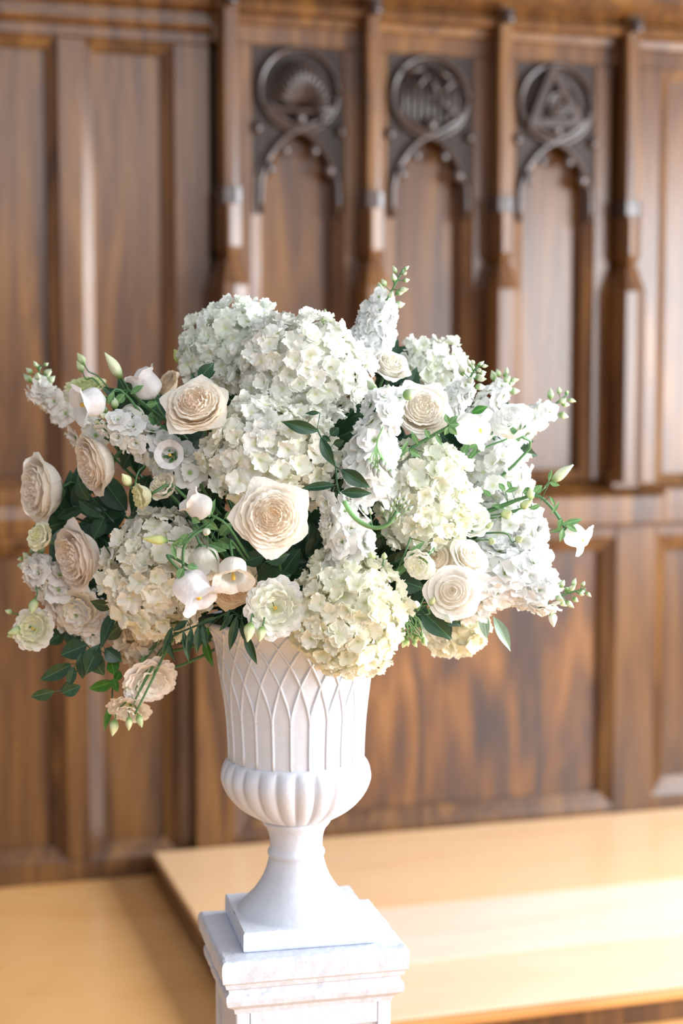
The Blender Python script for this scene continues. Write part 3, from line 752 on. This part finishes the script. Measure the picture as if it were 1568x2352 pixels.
hydrangea(988, 842, -.08, (78, 62, 60), 22, (.89, .90, .86), 'small white hydrangea head at the top right back')
hydrangea(1048, 1450, -.04, (68, 52, 50), 24, (.89, .87, .74), 'cream hydrangea head low at right behind the oval leaves')
# roses
PC, PI_ = (.95, .92, .86), (.95, .86, .73)
bloom(625, 1188, .265, 88, (.06, .20, 1), 'garden', PC, PI_, 'open peach cream garden rose at the front centre of the bouquet')
bloom(452, 936, .17, 78, (-.12, .62, .80), 'garden', (.95, .91, .83), (.95, .84, .71), 'open cream rose facing up at upper left under the top left hydrangea')
bloom(228, 1062, .10, 68, (-.85, -.22, .50), 'side', (.92, .87, .79), (.92, .84, .74), 'creased cream rose in profile, left of the small ruffled buds')
bloom(106, 1122, .0, 74, (-.85, -.02, .55), 'side', (.93, .89, .82), (.92, .85, .77), 'cream rose at the far left edge seen from its side')
bloom(190, 1277, .05, 74, (-.80, -.12, .60), 'side', (.92, .86, .79), (.92, .84, .75), 'blush cream rose in profile at lower left beside the large hydrangea')
bloom(533, 1345, .13, 62, (.12, -.45, .85), 'garden', (.90, .82, .67), (.94, .83, .68), 'cream rose half hidden behind a white bell just above the urn rim')
bloom(968, 945, .10, 72, (.12, .45, .85), 'wgarden', (.91, .89, .84), (.94, .89, .80), 'white rose at upper right with a pale yellow heart')
bloom(895, 842, .02, 50, (.3, .65, .6), 'wgarden', (.91, .90, .86), (.90, .86, .76), 'small white rose at the top, beside the tall stock spike')
bloom(1040, 1362, .17, 55, (-.15, .30, .95), 'spray', (.92, .90, .86), (.94, .89, .80), 'small round white rose at lower right above the oval leaves')
bloom(1075, 1282, .12, 42, (.45, .55, .6), 'spray', (.91, .90, .86), (.90, .85, .74), 'white rosebud opening, just above the small round white rose')
bloom(1000, 1285, .11, 44, (-.1, .35, .8), 'spray', (.91, .87, .80), (.90, .82, .68), 'pale rose tucked between the right hydrangea and the white rosebud')
bloom(388, 885, -.05, 32, (-.5, .5, .4), 'side', (.88, .80, .66), (.86, .7, .5), 'small blurred cream rose behind the open cream rose at upper left')
# ruffled lisianthus
LG, LB = 'lisianthus', 'lisianthus'
def lis(x, y, d, r, dr, kind, outer, inner, label, pist=None):
    return bloom(x, y, d, r, dr, kind, outer, inner, label, LG, LB, 'ruffled lisianthus blooms', pist=pist)
lis(632, 1397, .20, 58, (0.05, .25, 1), 'lis', (.91, .90, .88), (.84, .86, .7), 'ruffled white lisianthus with a green heart, over the urn rim', .5)
lis(332, 1138, .17, 34, (-.75, -.15, .35), 'lisc', (.84, .83, .60), (.8, .8, .5), 'small closed greenish cream lisianthus left of centre')
lis(380, 1122, .14, 38, (-.35, .5, .6), 'lisc', (.88, .84, .74), (.85, .8, .6), 'small closed cream lisianthus beside the greenish one')
lis(98, 1236, .05, 36, (-.5, .35, .7), 'lisc', (.86, .85, .68), (.8, .8, .5), 'pale green lisianthus below the rose at the far left edge')
lis(78, 1445, .03, 42, (-.2, .35, .9), 'lis', (.88, .86, .80), (.8, .8, .5), 'open lisianthus with a yellow heart at the lower left edge', .7)
lis(1180, 978, .05, 56, (-.35, .65, .5), 'lisc', PURE, PURE, 'ruffled white lisianthus at upper right beside the stock spike')
lis(968, 1292, .16, 40, (-.3, -.3, .8), 'lisc', (.91, .90, .84), (.88, .88, .7), 'frilled white lisianthus below the right hydrangea')
lis(196, 888, -.05, 40, (-.1, .8, .3), 'lis', (.80, .81, .55), (.7, .75, .4), 'yellow green lisianthus in soft focus at the upper left')
lis(343, 1562, .06, 54, (.35, -.45, .7), 'lis', (.93, .89, .86), (.92, .88, .8), 'blush lisianthus hanging face down at the lower left')
lis(297, 1628, .06, 42, (-.1, -.6, .6), 'lis', (.93, .89, .84), (.92, .88, .78), 'lowest hanging blush lisianthus, over the green buds')
lis(1080, 1200, .07, 48, (.1, .5, .7), 'lisc', (.91, .91, .88), (.88, .88, .7), 'white lisianthus at right under the thin bud stems')
lis(182, 1402, .03, 50, (-.3, -.1, .9), 'lis', (.88, .83, .78), (.85, .8, .65), 'blush white lisianthus at lower left beside the dark leaves')
lis(1112, 985, .02, 46, (-.2, .5, .7), 'lisc', PURE, PURE, 'white lisianthus behind the side facing bell at upper right')
# stock spikes
stock([(840, 830, -.02), (868, 730, -.02), (926, 618, 0)], 34, 46, 24, 24, 'tall white stock spike rising highest above the bouquet', 12, .70)
stock([(1020, 960, .0), (1065, 890, .01), (1098, 836, .03)], 16, 34, 16, 19, 'white stock spike with pale buds at the upper right', 14, .60, budcol=(.74, .78, .62))
stock([(1070, 1010, -.07), (1125, 925, -.08), (1165, 862, -.09)], 16, 30, 18, 20, 'blurred white stock spike behind, at the upper right', 8, .8)
stock([(1130, 1020, -.06), (1225, 965, -.07), (1304, 905, -.08)], 12, 34, 14, 23, 'white stock spike reaching furthest right above', 7, .78)
stock([(250, 1040, -.06), (150, 940, -.07), (90, 900, -.08), (92, 838, -.08)], 20, 40, 14, 24, 'white stock spike with green tip at the far upper left', 9, .78, color=(.86, .84, .80))
stock([(835, 1120, .15), (862, 1010, .17), (885, 900, .16)], 30, 52, 30, 29, 'white stock spike upright between the middle and right hydrangeas', 3, .97)
stock([(800, 1270, .15), (795, 1200, .17), (770, 1130, .17)], 22, 52, 36, 27, 'dense white stock spike beside the centre rose', 0, .97)
stock([(745, 1310, .14), (790, 1285, .15), (850, 1200, .17)], 12, 30, 24, 24, 'short white stock spike below the curving bud stem', 0, .97)
stock([(1080, 1330, .04), (1190, 1330, .05), (1262, 1368, .07), (1345, 1352, .07)], 44, 82, 26, 30, 'large white stock spike at the right with a curled green bud tip', 14, .70, color=PURE)
stock([(1190, 1200, -.02), (1210, 1290, -.01), (1250, 1350, 0)], 22, 52, 26, 28, 'bright white stock spike at the far right edge', 0, .97, color=PURE)
stock([(450, 1100, .10), (330, 1010, .12), (235, 955, .13)], 26, 42, 26, 24, 'white stock spike running left above the ruffled buds', 5, .92)
stock([(230, 1440, .0), (130, 1350, .01), (60, 1275, .0)], 30, 52, 24, 25, 'white stock spike at the lower left edge', 5, .90, color=(.87, .85, .82))
# bellflowers
bell(208, 925, .14, 78, (-.85, -.22, .45), 'bright white bellflower with open mouth at the upper left', 2)
bell(335, 884, .09, 78, (-.45, .85, .15), 'pale bellflower pointing up at the upper left', 1, (.87, .83, .82))
bell(392, 1046, .15, 52, (-.1, .15, 1), 'small open white bellflower with a yellow pistil', 2)
bell(455, 1162, .21, 72, (-.75, .55, .2), 'blush white bellflower pointing up left, beside the centre rose', 1, (.90, .86, .84))
bell(442, 1352, .22, 100, (.55, -.70, .30), 'large white bellflower hanging over the lower left hydrangea', 0, (.90, .89, .93))
bell(470, 1292, .19, 84, (.25, -.85, .25), 'cream bellflower hanging above the large white one', 1, (.89, .86, .78))
bell(535, 1312, .215, 76, (.08, -.70, .60), 'white bellflower with a yellow pistil in front of the half hidden rose', 2, (.90, .88, .84))
bell(1322, 1232, .06, 62, (.80, -.40, .35), 'white bellflower at the end of the arching stem on the far right', 2, PURE, [(1295, 1205, .06), (1262, 1160, .05), (1225, 1138, .04), (1150, 1160, .04), (1060, 1195, .0)])
bell(1080, 986, .13, 84, (.9, -.15, .3), 'white bellflower facing right at the upper right, backed by a green star', 0, PURE, [(1035, 978, .13), (985, 1005, .13), (920, 1045, .12), (860, 1085, .08)], stemr=.0024)
bell(452, 1100, .08, 46, (-.1, .1, 1), 'shaded white bellflower in the dark gap left of the middle hydrangea', 2, (.80, .80, .85))
bell(300, 960, .10, 70, (-.3, -.3, .8), 'white bellflower under the upper left stems', 1, (.88, .85, .78))

# buds
bd = budthing
bd(266, 848, .10, 18, (-.55, .85, .1), 'long pale green bud pointing up at the upper left', [(300, 900, .10), (360, 950, .09), (410, 985, .05)], 2, (.72, .76, .52), 'bellflower_bud', 'bud', 'bellflower buds')
bd(1284, 1092, .05, 16, (.75, .6, .1), 'long pale bud pointing up right at the far right', [(1250, 1120, .05), (1225, 1138, .05), (1150, 1162, .03)], 2, (.72, .78, .58), 'bellflower_bud', 'bud', 'bellflower buds')
bd(410, 824, -.06, 14, (-.4, .9, 0), 'small blurred green bud beside the top left hydrangea', [(420, 860, -.05), (450, 900, -.04)], 1, (.62, .7, .25), 'bellflower_bud', 'bud', 'bellflower buds')
bd(365, 1240, .22, 15, (-.95, .1, .2), 'long yellow green bud lying over the lower left hydrangea', [(405, 1242, .22), (440, 1225, .21), (490, 1190, .16)], 2, (.70, .75, .32), 'bellflower_bud', 'bud', 'bellflower buds')
bd(474, 1222, .235, 13, (.2, -.2, 1), 'small white tipped bud left of the centre rose', [(480, 1205, .21), (500, 1180, .16)], 0, (.85, .86, .68), 'bellflower_bud', 'bud', 'bellflower buds')
for (x, y, d, r, dr, k, lab, st) in [
    (1164, 1180, .08, 17, (.4, .3, .8), 0, 'round green bud on thin stems at right, the largest there', [(1130, 1190, .07), (1060, 1200, .03)]),
    (1205, 1160, .08, 14, (.6, .5, .5), 1, 'green bud right of the largest round bud', [(1165, 1178, .06), (1060, 1196, .03)]),
    (1218, 1138, .07, 12, (-.1, .9, .3), 1, 'small upright bud where the arching stem bends', [(1210, 1165, .06), (1150, 1180, .04)]),
    (1130, 1243, .09, 12, (.3, 0, .9), 0, 'round bud on a thin stem over the far right flowers', [(1090, 1240, .07), (1040, 1240, .03)]),
    (1192, 1238, .08, 12, (.4, .3, .8), 0, 'lone bud out over the far right flowers', [(1160, 1225, .07), (1100, 1225, .03)]),
    (1122, 1210, .08, 10, (.5, .6, .4), 1, 'tiny bud above the round thin stemmed bud', [(1100, 1230, .07), (1050, 1240, .03)]),
    (955, 1388, .19, 13, (-.2, .5, .8), 0, 'small green bud left of the small round white rose', [(975, 1370, .15), (1000, 1350, .1)]),
    (992, 1382, .18, 10, (.2, .6, .6), 1, 'tiny green bud between the small rose and the bud to its left', [(985, 1410, .16), (960, 1410, .1)]),
    (1028, 1418, .18, 14, (.3, -.4, .8), 1, 'pale green bud under the small round white rose', [(1000, 1395, .14), (960, 1370, .08)]),
    (854, 1276, .18, 13, (-.2, .7, .6), 0, 'spiky green bud in the dark gap under the curving stem', [(860, 1300, .14), (880, 1330, .08)]),
    (882, 1277, .18, 10, (.1, .8, .5), 0, 'smaller green bud right of the spiky one', [(884, 1300, .14), (890, 1330, .08)]),
    (573, 1446, .22, 18, (-.15, -.85, .4), 1, 'cream green bud hanging over the urn rim', [(585, 1420, .2), (600, 1390, .12)]),
    (600, 1452, .22, 14, (-.2, -.9, .3), 1, 'narrow green bud beside the cream green one on the rim', [(603, 1425, .2), (612, 1390, .12)]),
    (292, 1105, .17, 16, (-.3, .6, .6), 1, 'yellow green bud below the creased cream rose', [(320, 1080, .14), (360, 1060, .08)]),
    (262, 1666, .06, 15, (-.15, -.9, .2), 1, 'lowest pale bud at the lower left', [(300, 1600, .06), (350, 1520, .06), (400, 1450, .05)]),
    (296, 1658, .07, 12, (0, -.95, .2), 1, 'green bud right of the lowest pale bud', [(320, 1590, .07), (370, 1500, .06), (415, 1440, .05)]),
    (320, 1652, .07, 12, (.3, -.9, .2), 1, 'rightmost of the hanging green buds at lower left', [(310, 1610, .08), (350, 1530, .07), (420, 1445, .05)]),
    (292, 1570, .07, 12, (-.1, -.9, .2), 1, 'small green bud left of the hanging blush bloom', [(310, 1540, .07), (370, 1470, .06)]),
    (40, 1448, .03, 14, (-.8, -.2, .3), 1, 'yellow green bud at the far lower left edge', [(70, 1440, .02), (120, 1430, .0)]),
    (28, 1458, .02, 12, (-.9, -.3, .2), 0, 'outermost green bud at the far lower left edge', [(60, 1455, .01), (120, 1440, .0)]),
    (20, 1405, .01, 9, (-.7, .3, .3), 0, 'tiny round bud above the far lower left buds', [(60, 1420, .01), (120, 1425, .0)]),
    (78, 1388, .05, 16, (-.1, -.6, .6), 1, 'long green bud over the stock at lower left', [(85, 1350, .03), (130, 1380, .0)]),
    (744, 735, -.04, 15, (.1, 1, 0), 1, 'blurred grey green bud poking up behind the largest hydrangea', [(748, 790, -.05), (740, 860, -.05)]),
    (1268, 1418, .07, 14, (.1, -.8, .4), 1, 'small white bud hanging at the far lower right', [(1258, 1395, .07), (1240, 1370, .06)]),
    (185, 845, -.04, 11, (-.4, .8, .1), 1, 'left one of two green buds above the yellow green bloom', [(215, 870, -.04), (250, 910, -.03)]),
    (188, 828, -.04, 12, (-.5, .85, .1), 1, 'right one of two green buds above the yellow green bloom', [(225, 865, -.04), (260, 905, -.03)]),
]:
    c = (.60, .70, .40)
    if 'cream' in lab or 'pale' in lab: c = (.72, .76, .46)
    if 'white' in lab: c = (.86, .88, .78)
    bd(x, y, d, r, dr, lab, st, k, c)

# bud clusters on curved stems
def cluster(label, items, root_pt, sz, color=(.70, .76, .62), name='bud_cluster'):
    o = at(*root_pt); root = empty(name, o, label, 'buds', 'drooping bud clusters')
    for it in items:
        pts = [o]+[at(*p) for p in it]
        tube('stem', [p-o for p in pts], .0013, .0009, M_SAGE, root, 10, 5)
        d = (pts[-1]-pts[-2]).normalized()
        put('bud', BUD[1], root, orient(pts[-1]-o, d, px(sz*random.uniform(.8, 1.15)), 0), color)
cluster('grey green bud tip drooping on the centre stock spike', [[(866, 1020, .245), (850+6*i, 1052+((i*5) % 4)*8, .25)] for i in range(8)], (880, 980, .235), 15, (.45, .50, .47))
cluster('tuft of thin curved stems with cream tips right of the hanging hydrangea',
        [[(905+3*i, 1392+(i % 3)*6, .15), (925+(i % 5)*10, 1425+(i % 4)*8, .16), (918+(i*17 % 52), 1448+(i*7 % 26), .15)] for i in range(14)], (895, 1375, .11), 15, (.66, .74, .45))
arc = [(790, 1152, .235), (815, 1190, .245), (855, 1212, .25), (890, 1205, .25), (912, 1175, .25)]
cl = sprig('curving_stem', 'thick curving green stem with grey buds right of the centre rose', arc, [], sr=.0028, smat=M_SAGE, group='drooping bud clusters', cat='buds')
o_ = at(*arc[0])
for i, (bx_, by_) in enumerate([(898, 1165), (905, 1155), (915, 1160), (922, 1168), (930, 1160), (912, 1148), (925, 1150), (880, 1178), (895, 1180), (935, 1172), (850, 1180), (905, 1190)]):
    s_ = at(*arc[3]) if bx_ > 870 else at(*arc[2]); e_ = at(bx_, by_, .25)
    tube('stem', [s_-o_, e_-o_], .0008, .0006, M_SAGE, cl, 3, 4)
    put('bud', BUD[1], cl, orient(e_-o_, (e_-s_), px(11), 0), (.55, .60, .52))

# foliage
S = sprig
S('ruscus_sprig', 'dark glossy ruscus sprig in front of the middle hydrangea', [(800, 1190, .16), (775, 1120, .20), (768, 1060, .21), (735, 1000, .22), (728, 985, .22)],
  [((732, 990), (645, 968), 32, .225), ((736, 1004), (768, 1072), 28, .225), ((782, 1078), (850, 1120), 36, .215), ((782, 1130), (854, 1133), 26, .215), ((770, 1114), (688, 1124), 22, .215), ((735, 948), (700, 950), 11, .21), ((740, 1000), (760, 1015), 14, .22), ((758, 1000), (778, 982), 24, .18), ((765, 1020), (790, 1012), 22, .18)])
S('salal_leaf', 'dark pointed leaf above the open cream rose at upper left', [(470, 900, .08), (455, 870, .10)], [((455, 872), (492, 832), 34, .12), ((462, 868), (495, 852), 22, .11)])
S('salal_leaf', 'broad dark leaf in the gap below the centre rose', [(600, 1390, .06), (560, 1360, .11)], [((562, 1352), (668, 1320), 95, .125), ((610, 1290), (665, 1272), 34, .17), ((560, 1290), (610, 1275), 40, .14), ((640, 1330), (690, 1260), 60, .10)])
S('broad_leaf_sprig', 'pair of large oval green leaves at lower right under the small white rose', [(930, 1330, .05), (965, 1400, .10)],
  [((965, 1398), (1038, 1468), 52, .13), ((1000, 1395), (1045, 1420), 44, .10), ((908, 1330), (975, 1352), 52, .10), ((920, 1310), (985, 1320), 40, .09), ((905, 1290), (955, 1262), 34, .10), ((950, 1390), (985, 1350), 30, .1)])
S('silvery_leaf_sprig', 'silvery drooping leaves at the lower right of the bouquet', [(1060, 1360, .0), (1110, 1400, .02)], [((1106, 1400), (1118, 1468), 26, .02), ((1132, 1415), (1172, 1496), 28, .02), ((970, 1415), (975, 1450), 20, .04)], 'silver')
S('salal_leaf', 'small green leaf beside the white rose at upper right', [(1070, 960, .06), (1095, 945, .08)], [((1082, 948), (1120, 934), 20, .10, 0, 'bright')], 'bright')
S('salal_leaf', 'dark leaves between the two side facing roses at the left', [(260, 1200, .0), (190, 1120, .04)], [((205, 1150), (176, 1098), 36, .06), ((180, 1150), (240, 1190), 30, .05), ((130, 1190), (200, 1165), 28, .0), ((240, 1190), (215, 1240), 40, .03)])
S('leafy_branch', 'dark leafy branch trailing at the lower left', [(300, 1380, .02), (262, 1440, .04), (215, 1500, .03), (160, 1560, .02), (135, 1592, .02)],
  [((262, 1392), (206, 1380), 34, .08), ((268, 1400), (232, 1490), 34, .08), ((240, 1468), (282, 1430), 40, .07), ((228, 1480), (198, 1550), 46, .06), ((205, 1490), (240, 1552), 52, .06), ((200, 1480), (140, 1505), 50, .03), ((240, 1490), (280, 1520), 42, .05),
   ((165, 1525), (92, 1562), 38, .04), ((170, 1530), (158, 1578), 24, .05), ((124, 1588), (70, 1600), 32, .05), ((143, 1592), (186, 1575), 32, .05), ((150, 1450), (108, 1480), 42, .0), ((185, 1500), (190, 1560), 30, .04), ((165, 1440), (175, 1490), 46, .01), ((255, 1515), (262, 1550), 34, .04, 0, 'bright')])
S('leafy_branch', 'bright green leaves trailing below the dark branch at lower left', [(290, 1470, .0), (262, 1560, .0), (256, 1620, .0), (243, 1670, .0)],
  [((262, 1565), (204, 1582), 32, .0), ((262, 1556), (270, 1590), 24, .02), ((256, 1615), (240, 1678), 16, .0), ((275, 1540), (265, 1565), 22, .01)], 'bright')
S('ruscus_sprig', 'narrow dark leaves hanging left of the urn rim', [(540, 1400, .10), (480, 1425, .14), (420, 1450, .15), (395, 1462, .15)],
  [((420, 1448), (434, 1522), 18, .16), ((440, 1440), (428, 1508), 18, .16), ((455, 1436), (452, 1502), 20, .16), ((465, 1436), (474, 1488), 18, .16), ((395, 1440), (372, 1500), 16, .15), ((385, 1465), (402, 1520), 14, .15), ((430, 1425), (398, 1450), 18, .15), ((500, 1418), (452, 1436), 12, .17), ((478, 1440), (470, 1470), 14, .1, 0, 'bright')])
S('ruscus_sprig', 'narrow dark leaves hanging over the front of the urn rim', [(570, 1380, .12), (555, 1420, .17), (565, 1450, .18)],
  [((543, 1415), (527, 1494), 22, .18), ((563, 1452), (590, 1526), 22, .19), ((535, 1410), (503, 1450), 14, .17), ((590, 1440), (622, 1466), 22, .17), ((555, 1425), (560, 1470), 14, .17), ((527, 1400), (512, 1440), 12, .17)])
S('bright_leaf_sprig', 'single bright green leaf tip hanging left of the urn', [(480, 1420, .02), (472, 1470, .02)], [((470, 1465), (490, 1532), 22, .03)], 'bright')
S('ivy_stem', 'leafy green bellflower stem rising at the upper left', [(430, 1010, .06), (385, 968, .08), (335, 935, .09), (295, 895, .10)],
  [((385, 960), (405, 930), 16, .09), ((350, 945), (335, 985), 18, .09), ((335, 930), (362, 925), 18, .1), ((345, 960), (352, 990), 22, .1), ((300, 905), (330, 885), 16, .11), ((290, 905), (265, 925), 22, .11), ((262, 900), (248, 930), 16, .13), ((270, 925), (285, 905), 22, .13), ((355, 990), (320, 960), 18, .1), ((365, 975), (385, 1000), 18, .09)], 'sage', smat=M_STEM, sr=.002)
S('ivy_stem', 'leafy green bellflower stem leading to the green star at upper right', [(850, 1090, .10), (920, 1045, .135), (985, 1005, .14), (1035, 978, .14)],
  [((960, 1020), (945, 990), 14, .15), ((985, 1005), (975, 985), 14, .15), ((1000, 995), (1015, 1025), 12, .15), ((940, 1035), (965, 1048), 16, .15), ((915, 1045), (938, 1010), 12, .15), ((900, 1055), (940, 1030), 12, .15), ((1030, 975), (1052, 955), 16, .16), ((1030, 975), (1055, 975), 18, .16), ((1030, 978), (1050, 1000), 16, .16), ((1028, 972), (1022, 950), 14, .16), ((1030, 980), (1020, 1000), 14, .16)], 'sage', smat=M_STEM, sr=.0022)
S('ivy_stem', 'arching green stem with curled leaves reaching furthest right', [(1040, 1205, .02), (1150, 1165, .05), (1225, 1138, .06), (1265, 1165, .06), (1296, 1212, .065)],
  [((1225, 1130), (1245, 1115), 18, .07), ((1200, 1130), (1225, 1128), 22, .07), ((1240, 1160), (1215, 1170), 12, .07), ((1262, 1140), (1275, 1165), 8, .07), ((1265, 1180), (1285, 1150), 8, .07), ((1290, 1205), (1338, 1192), 16, .07), ((1292, 1212), (1262, 1222), 12, .07), ((1292, 1214), (1285, 1245), 16, .08), ((1290, 1190), (1282, 1215), 14, .08), ((1300, 1205), (1325, 1222), 14, .08),
   ((1260, 1105), (1268, 1078), 10, .07), ((1262, 1108), (1285, 1115), 12, .07), ((1165, 1105), (1175, 1125), 12, .06), ((1145, 1110), (1160, 1128), 14, .06), ((1160, 1130), (1190, 1120), 12, .06), ((1128, 1140), (1108, 1125), 14, .05), ((1130, 1160), (1160, 1170), 12, .05)], 'sage', smat=M_STEM, sr=.0022)
S('ivy_stem', 'leafy green stem left of the centre rose', [(545, 1290, .10), (510, 1225, .16), (470, 1215, .21), (425, 1250, .22), (420, 1310, .22)],
  [((500, 1215), (465, 1190), 22, .2), ((505, 1230), (535, 1200), 26, .18), ((480, 1190), (495, 1145), 16, .2), ((500, 1240), (540, 1260), 28, .17), ((480, 1250), (520, 1265), 24, .18), ((430, 1225), (410, 1255), 20, .23), ((425, 1240), (395, 1250), 16, .23), ((395, 1250), (405, 1285), 12, .23), ((430, 1300), (455, 1305), 18, .24), ((420, 1305), (408, 1330), 20, .24), ((475, 1260), (500, 1290), 22, .2), ((440, 1190), (460, 1200), 18, .22), ((515, 1190), (545, 1180), 24, .17)], 'sage', smat=M_STEM, sr=.002)
S('thin_stems', 'thin forked green stems among the white blooms at upper right', [(1040, 1080, .05), (1072, 1060, .08), (1110, 1030, .09), (1165, 1008, .09)],
  [((1050, 1070), (1045, 1030), 22, .06), ((1072, 1060), (1100, 1020), 10, .08), ((1060, 1050), (1075, 1015), 18, .06), ((1075, 1030), (1110, 1010), 14, .06)], 'sage', smat=M_STEM, sr=.0014)
S('thin_stems', 'long thin stems hanging to the blush blooms at lower left', [(430, 1420, .05), (385, 1490, .07), (345, 1570, .085), (310, 1640, .085)], [((380, 1480), (375, 1500), 10, .07), ((352, 1548), (366, 1528), 9, .08)], 'sage', smat=M_STEM, sr=.0016)
S('thin_stems', 'second bundle of thin stems hanging at lower left', [(420, 1410, .05), (365, 1470, .06), (330, 1510, .06), (300, 1560, .05)], [((330, 1505), (322, 1525), 10, .07)], 'sage', smat=M_STEM, sr=.0016)
S('thin_stems', 'thin stems behind the hanging hydrangea at right', [(960, 1180, .13), (930, 1270, .15), (900, 1330, .10)], [((975, 1245), (925, 1290), 14, .16), ((900, 1330), (960, 1275), 16, .14)], 'sage', smat=M_STEM, sr=.0012)

# filler leaves between the blooms
rng = random.Random(5)
FILL = [(430, 1110, .02, 'dark leaf spray in the gap left of the middle hydrangea'), (600, 1300, .05, 'dark leaf spray under the centre rose'), (500, 1400, .03, 'dark leaf spray above the left of the urn rim'),
        (900, 1310, .04, 'dark leaf spray right of the centre gap'), (990, 1380, .03, 'dark leaf spray behind the oval leaves at right'), (860, 1090, .05, 'dark leaf spray behind the upright stock spike'),
        (300, 1180, -.02, 'dark leaf spray behind the small closed lisianthus at left'), (760, 1010, .03, 'dark leaf spray between the middle hydrangea and the stock'), (1070, 1060, -.06, 'leaf spray behind the soft white hydrangea at right'),
        (480, 980, .0, 'dark leaf spray beneath the open cream rose'), (240, 1340, -.03, 'dark leaf spray between the lower left rose and hydrangea'), (680, 1380, .02, 'dark leaf spray at the centre of the urn mouth'),
        (850, 870, -.05, 'dark leaf spray behind the small white top rose'), (1060, 1300, -.03, 'leaf spray behind the white rosebud'),
        (755, 1130, .03, 'dark leaf spray between the centre rose and the white stock'), (700, 1290, .05, 'dark leaf spray just below the right of the centre rose'), (860, 1290, .03, 'dark leaf spray behind the spiky green buds'),
        (350, 1080, .02, 'dark leaf spray behind the small closed lisianthus pair'), (400, 1190, .03, 'dark leaf spray above the lower left hydrangea'), (330, 980, -.03, 'dark leaf spray behind the upper left stock'),
        (175, 1190, -.03, 'dark leaf spray behind the leftmost side facing roses'),
        (760, 1290, .04, 'dark leaf spray right of the centre rose, below the stock'), (920, 960, -.02, 'dark leaf spray under the small white top rose'), (1120, 1010, -.09, 'leaf spray far behind the upper right lisianthus'),
        (1000, 1230, .0, 'dark leaf spray behind the right hydrangea'), (560, 1100, .02, 'dark leaf spray behind the middle hydrangea and the centre rose'), (470, 1210, .05, 'dark leaf spray left of the centre rose')]
for (x, y, d, lab) in FILL:
    o = at(x, y, d); root = empty('leaf_spray', o, lab, 'foliage', 'foliage sprigs')
    tube('stem', [(CORE-o)*.6, (CORE-o)*.25, Vector((0, 0, 0))], .003, .002, M_DSTEM, root, 8, 5)
    for i in range(13):
        th = rng.uniform(0, 2*PI); dd = VR*math.cos(th)+VU*math.sin(th)+VT*rng.uniform(-.3, .5)
        a = o+dd*.008+VT*rng.uniform(-.02, .02)
        leaf_part(root, o, a, a+dd*rng.uniform(.05, .08), rng.uniform(.03, .044), 'dark', i % 2, VT, rng)
print('objects', len(bpy.data.objects), 'tris', sum(len(o.data.polygons)*2 for o in bpy.data.objects if o.type == 'MESH'))
